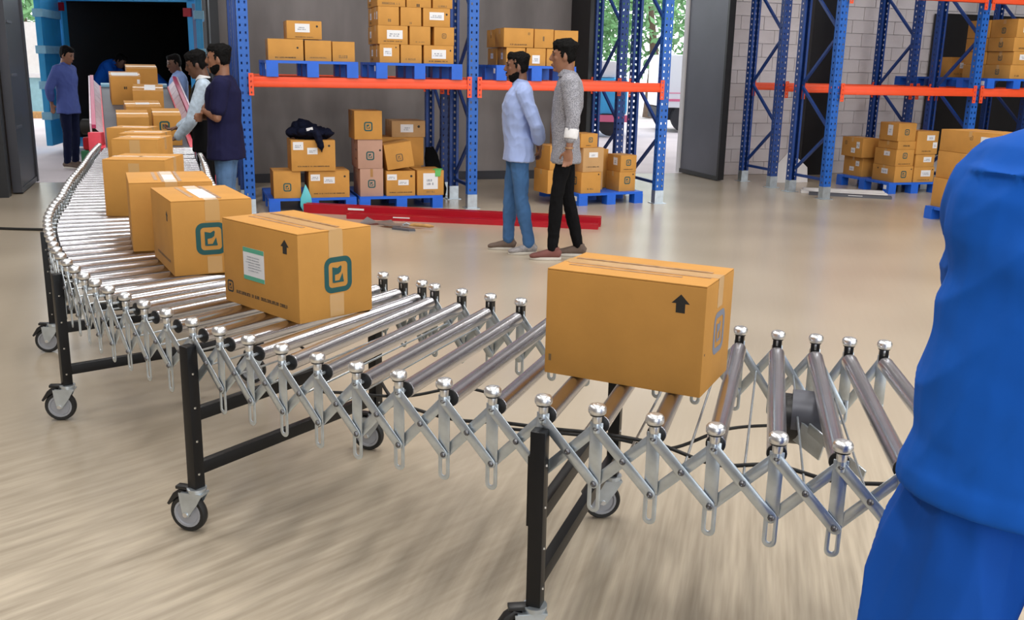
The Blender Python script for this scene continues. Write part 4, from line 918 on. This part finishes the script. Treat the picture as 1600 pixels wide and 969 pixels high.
def person(label, loc, yaw, h, P, skin, shirt, trouser, shoes, hair='short', beard=False, sleeve='long', vox=.008, hem=.0, coll=True, group=None, cuffs=None, loose=1.0, legs=True, tuck=False, pant_w=1.0, extra=None, hair_big=1.0, wr=.006, under=None, shirt_fn=None, fold=None, pfold=None, pant_r=None):
    t = thing('person', label, 'person', loc, yaw, group); s = h/1.72; t.scale = (s, s, s)
    D = dict(pel=(0, 0, .95), wai=(.0, 0, 1.08), che=(.005, 0, 1.27), shc=(-.01, 0, 1.41), nek=(-.005, 0, 1.475), hed=(.022, 0, 1.602), hpitch=0, hyaw=0,
             lsh=(-.012, .175, 1.40), rsh=(-.012, -.175, 1.40), lel=(-.04, .225, 1.13), rel=(-.04, -.225, 1.13), lwr=(.03, .235, .89), rwr=(.03, -.235, .89), lhd=(.15, -.05, -1), rhd=(.15, .05, -1), lpn=(0, -1, 0), rpn=(0, 1, 0), curl=.35,
             lhip=(0, .088, .92), rhip=(0, -.088, .92), lkn=(.015, .098, .51), rkn=(.015, -.098, .51), lan=(-.025, .102, .09), ran=(-.025, -.102, .09), ltoe=0.08, rtoe=-.08, girth=1.0)
    D.update(P); V = {k: Vector(v) if isinstance(v, tuple) else v for k, v in D.items()}; g = V['girth']
    def torso(mb, e, z_low=None, flare=1.0, low=None):
        R = []
        lowp = low if low is not None else V['pel'].lerp(V['lhip'].lerp(V['rhip'], .5), .6)-Vector((0, 0, .06))
        R.append((lowp, (.105*g+e)*flare, (.165*g+e)*flare))
        R.append((V['pel'], .108*g+e, .163*g+e)); R.append((V['wai'], .10*g+e, .145*g+e)); R.append((V['wai'].lerp(V['che'], .5), .107*g+e, .152*g+e)); R.append((V['che'], .115*g+e, .168+e)); R.append((V['che'].lerp(V['shc'], .6), .105*g+e, .178+e))
        R.append((V['shc'], .082+e, .155+e)); R.append((V['shc'].lerp(V['nek'], .55), .062+e, .10+e)); R.append((V['nek'], .050+e, .055+e))
        mb.loft(R, 20)
    def arm(mb, k, e, upto=2, fore=1.0):
        sh, el, wr_ = V[k+'sh'], V[k+'el'], V[k+'wr']
        pts = [sh.lerp(V['shc'], .35), sh, el]; r = [.062+e, .054+e, .041+e]
        if upto == 2: pts += [sh.lerp(el, 1.0)]; pts = pts[:-1]+[el.lerp(wr_, .3), el.lerp(wr_, fore)]; r += [.041+e, .041+e+(.028-.041)*fore]
        else: pts[-1] = sh.lerp(el, .72); r[-1] = .048+e
        limb(mb, pts, r)
    # body
    mb = MB(); torso(mb, -.012)
    for k in 'lr':
        arm(mb, k, -.004 if sleeve != 'none' else 0)
        ts_ = 1 if k == 'l' else -1
        hand(mb, V[k+'wr'], V[k+'hd'], V[k+'pn'], 1.0, V['curl'], thumb_side=(1 if k == 'r' else -1)*(1 if k == 'r' else 1))
        if legs: limb(mb, [V[k+'hip'], V[k+'kn'], V[k+'kn'].lerp(V[k+'an'], .35), V[k+'an']], [.06, .04, .04, .03])
    mb.loft([(V['nek']-Vector((0, 0, .04)), .058, .062), (V['nek'], .054, .056), (V['nek'].lerp(V['hed'], .5)+Vector((-.012, 0, 0)), .053, .053), (V['hed']-Vector((.02, 0, .03)), .05, .05)], 14)
    HM = Matrix.Translation(V['hed']) @ Matrix.Rotation(V['hyaw'], 4, 'Z') @ Matrix.Rotation(V['hpitch'], 4, 'Y')
    hb = MB(); hb.loft([((cx, 0, z), a, b_) for z, cx, a, b_ in HEADR], 20)
    hb.loft([((.088, 0, .030), .008, .008), ((.100, 0, .004), .011, .010), ((.109, 0, -.018), .013, .014), ((.098, 0, -.030), .010, .014)], 10)
    for y in (-1, 1): hb.ball((-.006, y*.076, -.005), (.020, .010, .031)); hb.ball((.077, y*.032, .034), (.014, .024, .008)); hb.ball((.060, y*.042, -.012), (.022, .018, .018))
    hb.ball((.088, 0, -.058), (.012, .024, .007)).ball((.086, 0, -.070), (.012, .020, .008)).ball((.068, 0, -.100), (.020, .022, .016))
    mb.add(hb.v, hb.f, HM)
    bo = remesh('body', mb, skin, t, vox, 2)
    # face details
    e = MB(); 
    for y in (-1, 1): e.ball((.083, y*.031, .016), (.008, .014, .0065), 10, 6)
    part('eyes', MB().add(e.v, e.f, HM), eyem, t, 60)
    br = MB()
    for y in (-1, 1): br.ball((.090, y*.032, .038), (.006, .022, .005), 10, 6)
    part('eyebrows', MB().add(br.v, br.f, HM), hairm, t, 60)
    lp = MB().ball((.0965, 0, -.0625), (.006, .022, .008), 10, 6); part('lips', MB().add(lp.v, lp.f, HM), lipm, t, 60)
    # hair
    hm = MB(); q = hair_big
    hm.loft([((-.05*1, 0, -.045), .034, .060), ((-.040, 0, -.02), .058, .073), ((-.030, 0, .01), .073, .0805), ((-.016, 0, .045), .088*q, .083), ((-.010, 0, .08), .094*q, .077*q), ((-.008, 0, .108), .078*q, .062*q), ((-.005, 0, .127*q), .044, .038)], 18)
    hm.ball((.045, 0, .098), (.045*q, .058, .030*q)).ball((.062, .01, .083), (.03, .05, .018*q))
    for y in (-1, 1): hm.ball((.012, y*.077, .012), (.014, .006, .026))
    remesh('hair', MB().add(hm.v, hm.f, HM), hairm, t, .006, 2, .007, 32, 5)
    if beard:
        bb = MB(); bb.loft([((.047, 0, -.124), .018, .022), ((.042, 0, -.112), .038, .040), ((.033, 0, -.090), .056, .054), ((.020, 0, -.066), .060, .065), ((.004, 0, -.042), .040, .071), ((-.002, 0, -.015), .018, .0735)], 16)
        bb.ball((.093, 0, -.047), (.010, .028, .007)); remesh('beard', MB().add(bb.v, bb.f, HM), hairm, t, .006, 2, .002, 40, 6)
    # shirt
    ez = .016*loose; hemz = hem
    low = V['pel'].lerp(V['lhip'].lerp(V['rhip'], .5), 1.0)+Vector((0, 0, -.075-hemz))
    mb = MB()
    if shirt_fn: shirt_fn(mb, V)
    else: torso(mb, ez, low=low, flare=1.05+.05*loose)
    fo = {'long': .92, 'rolled': .62, 'short': 0, 'none': 0, 'mid': .25}[sleeve]
    for k in 'lr':
        if shirt_fn: break
        if fo: arm(mb, k, ez*.75+.002, 2, fo)
        elif sleeve == 'short': arm(mb, k, ez*.75+.004, 1)
    sho = remesh('shirt' if sleeve != 'none' else 'vest', mb, shirt, t, vox, 2, wr, 7, len(label), fold)
    if coll:
        cl = MB(); nk = V['nek']+Vector((.004, 0, .006))
        cl.loft([(nk-Vector((0, 0, .03)), .076, .080), (nk+Vector((.0, 0, .0)), .067, .068), (nk+Vector((-.004, 0, .022)), .062, .062)], 18)
        remesh('collar', cl, coll if not isinstance(coll, bool) else shirt, t, .006, 1)
    if cuffs:
        for k in 'lr':
            a, b_ = V[k+'el'].lerp(V[k+'wr'], fo-.30), V[k+'el'].lerp(V[k+'wr'], fo+.02)
            cu = MB(); cu.loft([(a, .055, .055), (a.lerp(b_, .5), .056, .056), (b_, .053, .053)], 14); remesh('cuff', cu, cuffs, t, .006, 1, .002, 20, 3)
    if under is not None:
        um = MB()
        for k in 'lr': arm(um, k, .014, 2, .9)
        remesh('shirt', um, under, t, vox, 2, .004, 9, 3)
    if legs:
        mb = MB(); pw = pant_w; hp = V['lhip'].lerp(V['rhip'], .5)
        mb.loft([(hp-Vector((0, 0, .10)), .095*g, .145*g), (hp, .104*g, .160*g), (V['pel']+Vector((0, 0, .02)), .102*g, .152*g), (V['pel'].lerp(V['wai'], .5), .096*g, .142*g)], 18)
        for k in 'lr':
            hp_, kn, an = V[k+'hip'], V[k+'kn'], V[k+'an']
            limb(mb, [hp_, hp_.lerp(kn, .5), kn, kn.lerp(an, .4), an+Vector((0, 0, .01))], pant_r or [.092*pw*g, .078*pw, .062*pw, .062*pw, .052*pw])
        remesh('trousers', mb, trouser, t, vox, 2, min(wr, .008), 10, len(label)+3, pfold)
        for k in 'lr':
            an = V[k+'an']; a = V[k+'toe']; Ms = Matrix.Translation((an.x, an.y, 0)) @ Matrix.Rotation(a, 4, 'Z')
            z_ = an.z-.09
            Ms = Ms @ Matrix.Translation((0, 0, z_))
            sm = MB(); sm.loft([((-.07, 0, .045), .024, .024), ((-.055, 0, .05), .038, .034), ((0, 0, .055), .045, .037), ((.05, 0, .047), .036, .041), ((.11, 0, .036), .028, .046), ((.16, 0, .03), .022, .040), ((.185, 0, .026), .012, .022)], 16)
            sm.loft([((-.015, 0, .05), .042, .036), ((-.015, 0, .105), .042, .038)], 14)
            sh_ = remesh('shoe', MB().add(sm.v, sm.f, Ms), shoes[0 if k == 'l' else 1] if isinstance(shoes, tuple) else shoes, t, .007, 2)
            so = MB(); n = 20; pl = []
            for q in range(n):
                an_ = 2*pi*q/n; x = .056+.13*cos(an_); y = (.041 if cos(an_) > -.3 else .036)*sin(an_)*1.05; pl.append((x, y))
            so.prism(pl, .001, .024); part('sole', MB().add(so.v, so.f, Ms), solem, sh_, 40, bevel=.004)
    if extra: extra(t, V)
    return t
# man in light blue shirt, hands behind his back, facing picture left
def x1(t, V):
    b = MB().tube([(.0, 0, 0), (.0, 0, .02)], .045, 12)
person('bearded man in light blue shirt and jeans, hands behind his back', (.03, 8.45, 0), radians(184), 1.70,
       dict(lsh=(-.015, .172, 1.39), rsh=(-.015, -.172, 1.39), lel=(-.13, .225, 1.13), rel=(-.13, -.225, 1.13), lwr=(-.175, .05, .93), rwr=(-.165, -.03, .97), lhd=(-.1, -.5, -.6), rhd=(-.1, .5, -.6), lpn=(-1, 0, 0), rpn=(-1, 0, 0),
            lan=(-.10, .10, .09), lkn=(-.02, .10, .51), ran=(.07, -.11, .09), rkn=(.06, -.10, .51), che=(.02, 0, 1.27), wai=(.02, 0, 1.08), girth=1.04, hed=(.028, 0, 1.60), ltoe=.1, rtoe=-.15),
       skin1, sh_lb, jeans, (shoe_g, shoe_b), beard=True, sleeve='rolled', vox=.007, hem=.03, loose=1.25, hair_big=1.03, wr=.013, group='two men standing by the rack')
def x2(t, V):
    part('wrist_thread', MB().lathe([(.032, -.006), (.034, 0), (.032, .006)], 14, Matrix.Translation(V['lel'].lerp(V['lwr'], .93))), tapew, t, 40)
person('tall man in grey printed shirt with white cuffs and black trousers', (.42, 8.22, 0), radians(178), 1.80,
       dict(lel=(-.05, .235, 1.14), lwr=(-.02, .265, .90), lhd=(.05, -.03, -1), rel=(-.04, -.21, 1.14), rwr=(.0, -.21, .90), che=(-.01, 0, 1.27), wai=(.01, 0, 1.08), hed=(.035, 0, 1.60), nek=(.005, 0, 1.475),
            lan=(.08, .09, .09), lkn=(.06, .10, .51), ran=(-.13, -.10, .09), rkn=(-.03, -.10, .51), girth=.90, ltoe=.05, rtoe=-.1, lpn=(-.2, -1, 0), curl=.45),
       skin2, sh_gp, sh_bk, (shoe_r, shoe_b), sleeve='rolled', vox=.007, hem=.06, loose=1.1, cuffs=whitec, hair_big=1.10, wr=.012, group='two men standing by the rack', pant_w=.86, extra=x2)
def x3(t, V):
    part('sleeve_badge', MB().ball((0, 0, 0), (.022, .004, .014), 12, 6, Matrix.Translation(V['lsh']+Vector((.02, .072, -.09)))), whitec, t, 60)
person('broad man in navy t-shirt and jeans with folded arms', (-2.48, 8.40, 0), radians(186), 1.71,
       dict(lel=(.02, .235, 1.13), lwr=(.165, .03, 1.18), lhd=(.0, -1, .05), lpn=(-1, 0, 0), rel=(.03, -.235, 1.12), rwr=(.19, .0, 1.12), rhd=(-.05, 1, .05), rpn=(-1, 0, 0), girth=1.18, lsh=(-.012, .19, 1.395), rsh=(-.012, -.19, 1.395)),
       skin2, sh_nv, jeans2, shoe_b, beard=True, sleeve='short', vox=.009, hem=.07, loose=1.3, coll=False, hair_big=1.03, group='workers beside the conveyor', extra=x3)
person('man in black vest over pale checked shirt reaching to the belt guard', (-2.88, 9.15, 0), radians(190), 1.66,
       dict(lel=(.10, .25, 1.08), lwr=(.24, .20, .93), lhd=(1, -.1, -.35), lpn=(0, -.3, -1), rel=(.08, -.22, 1.13), rwr=(.28, -.15, 1.0), rhd=(1, 0, -.2), rpn=(0, 0, -1), hpitch=.25, hed=(.05, 0, 1.595), curl=.5),
       skin3, sh_bk, sh_bk, shoe_b, sleeve='none', vox=.01, hem=.06, loose=1.2, coll=whitec, hair_big=1.12, group='workers beside the conveyor', under=sh_ck)
person('man in light blue short-sleeved shirt standing by the container', (-4.52, 13.3, 0), radians(212), 1.64,
       dict(hpitch=.22, hyaw=.2, hed=(.04, 0, 1.595), lel=(.02, .24, 1.13), lwr=(.10, .22, .92), rel=(.02, -.24, 1.13), rwr=(.10, -.22, .92)),
       skin3, sh_sb, tr_nv, shoe_b, sleeve='short', vox=.011, hem=.06, loose=1.2, group='workers beside the conveyor')
person('man in dark blue shirt standing at the left by the container door', (-6.5, 14.35, 0), radians(-8), 1.72,
       dict(hpitch=.3, hed=(.045, 0, 1.598), rel=(-.12, -.24, 1.13), rwr=(-.17, -.13, .92), rhd=(-.1, .4, -1), lel=(-.10, .22, 1.13), lwr=(-.15, .10, .92), lhd=(-.1, -.4, -1)),
       skin2, sh_bl, tr_nv, shoe_b, sleeve='rolled', vox=.011, hem=.06, loose=1.4, hair_big=1.05, group='workers beside the conveyor', wr=.01)
kk = kc @ Vector((1.92, -.32, 0))
person('worker in royal blue bending forward inside the container', (kk.x, kk.y, z0c+.05), radians(-5), 1.66,
       dict(pel=(-.05, 0, .95), wai=(.02, 0, 1.09), che=(.13, 0, 1.24), shc=(.22, 0, 1.34), nek=(.28, 0, 1.37), hed=(.40, 0, 1.40), hpitch=.6, lsh=(.22, .175, 1.32), rsh=(.22, -.175, 1.32), lel=(.36, .2, 1.08), rel=(.36, -.2, 1.08), lwr=(.55, .15, .98), rwr=(.55, -.15, .98), lhd=(1, 0, -.4), rhd=(1, 0, -.4)),
       skin3, sh_wk, tr_wk, shoe_b, sleeve='long', vox=.012, hem=.1, loose=1.7, group='workers inside the container')
kk = kc @ Vector((.82, -.5, 0))
person('worker in royal blue stooping on the right inside the container', (kk.x, kk.y, z0c+.05), radians(172), 1.55,
       dict(pel=(-.05, 0, .92), wai=(.04, 0, 1.04), che=(.18, 0, 1.15), shc=(.28, 0, 1.22), nek=(.34, 0, 1.24), hed=(.46, 0, 1.25), hpitch=.7, lsh=(.28, .175, 1.20), rsh=(.28, -.175, 1.20), lel=(.38, .2, .95), rel=(.38, -.2, .95), lwr=(.52, .15, .80), rwr=(.52, -.15, .80), lhd=(1, 0, -.4), rhd=(1, 0, -.4)),
       skin3, sh_wk, tr_wk, shoe_b, sleeve='long', vox=.012, hem=.1, loose=1.7, group='workers inside the container')
# worker in the foreground, seen from behind, cropped by the picture edge
def wshirt(mb, V):
    R_ = [(.845, .196, .262), (.858, .199, .266), (.885, .197, .264), (.90, .192, .259), (1.0, .185, .250), (1.1, .178, .240), (1.2, .174, .234), (1.3, .170, .232), (1.37, .158, .228), (1.42, .138, .212), (1.455, .118, .182), (1.485, .095, .135), (1.51, .072, .082)]
    rings = [((.0, 0, z), a, b_) for z, a, b_ in R_]
    mb.loft(rings, 28)
    mb.loft([((-.005, 0, 1.412), .150, .219), ((-.005, 0, 1.420), .150, .217)], 28)
    for k, q in (('l', 1), ('r', -1)):
        limb(mb, [(.0, q*.13, 1.40), (.03, q*.155, 1.385), (.13, q*.150, 1.26), (.22, q*.135, 1.18)], [.075, .080, .072, .070])
def wfold(c):
    a = noise.noise(Vector((c.x*2.2+3, (c.y*.85+c.z*.5)*11, (c.z*.85-c.y*.5)*1.6)))
    b_ = noise.noise(Vector((c.x*3+9, (c.y*.5-c.z*.85)*14, (c.z*.5+c.y*.85)*3.0)))
    k = min(1, max(0, (c.z-.86)/.08))
    m_ = .5+.5*noise.noise(Vector((c.x*2, c.y*4, c.z*4)))
    return k*(.024*(1-2*abs(a))*m_*1.3-.010+.010*b_)
def wpfold(c):
    a = noise.noise(Vector((c.x*7+5, c.y*11, c.z*1.7)))
    return .020*(1-2*abs(a))-.008
person('worker in royal blue seen from behind at the right picture edge', (.985, 1.62, 0), radians(74), 1.76,
       dict(lel=(.22, .135, 1.18), lwr=(.42, .10, 1.06), lhd=(1, 0, -.2), lpn=(0, 0, -1), rel=(.22, -.135, 1.18), rwr=(.42, -.10, 1.06), rhd=(1, 0, -.2), rpn=(0, 0, -1), girth=1.22,
            lsh=(.0, .15, 1.39), rsh=(.0, -.15, 1.39), lhip=(0, .115, .92), rhip=(0, -.115, .92), lkn=(-.01, .185, .51), lan=(-.03, .21, .09), rkn=(0, -.16, .51), ran=(-.03, -.19, .09)),
       skin3, sh_wk, tr_wk, shoe_b, sleeve='mid', vox=.007, wr=0, pant_r=[.118, .128, .122, .115, .10], shirt_fn=wshirt, fold=wfold, pfold=wpfold)
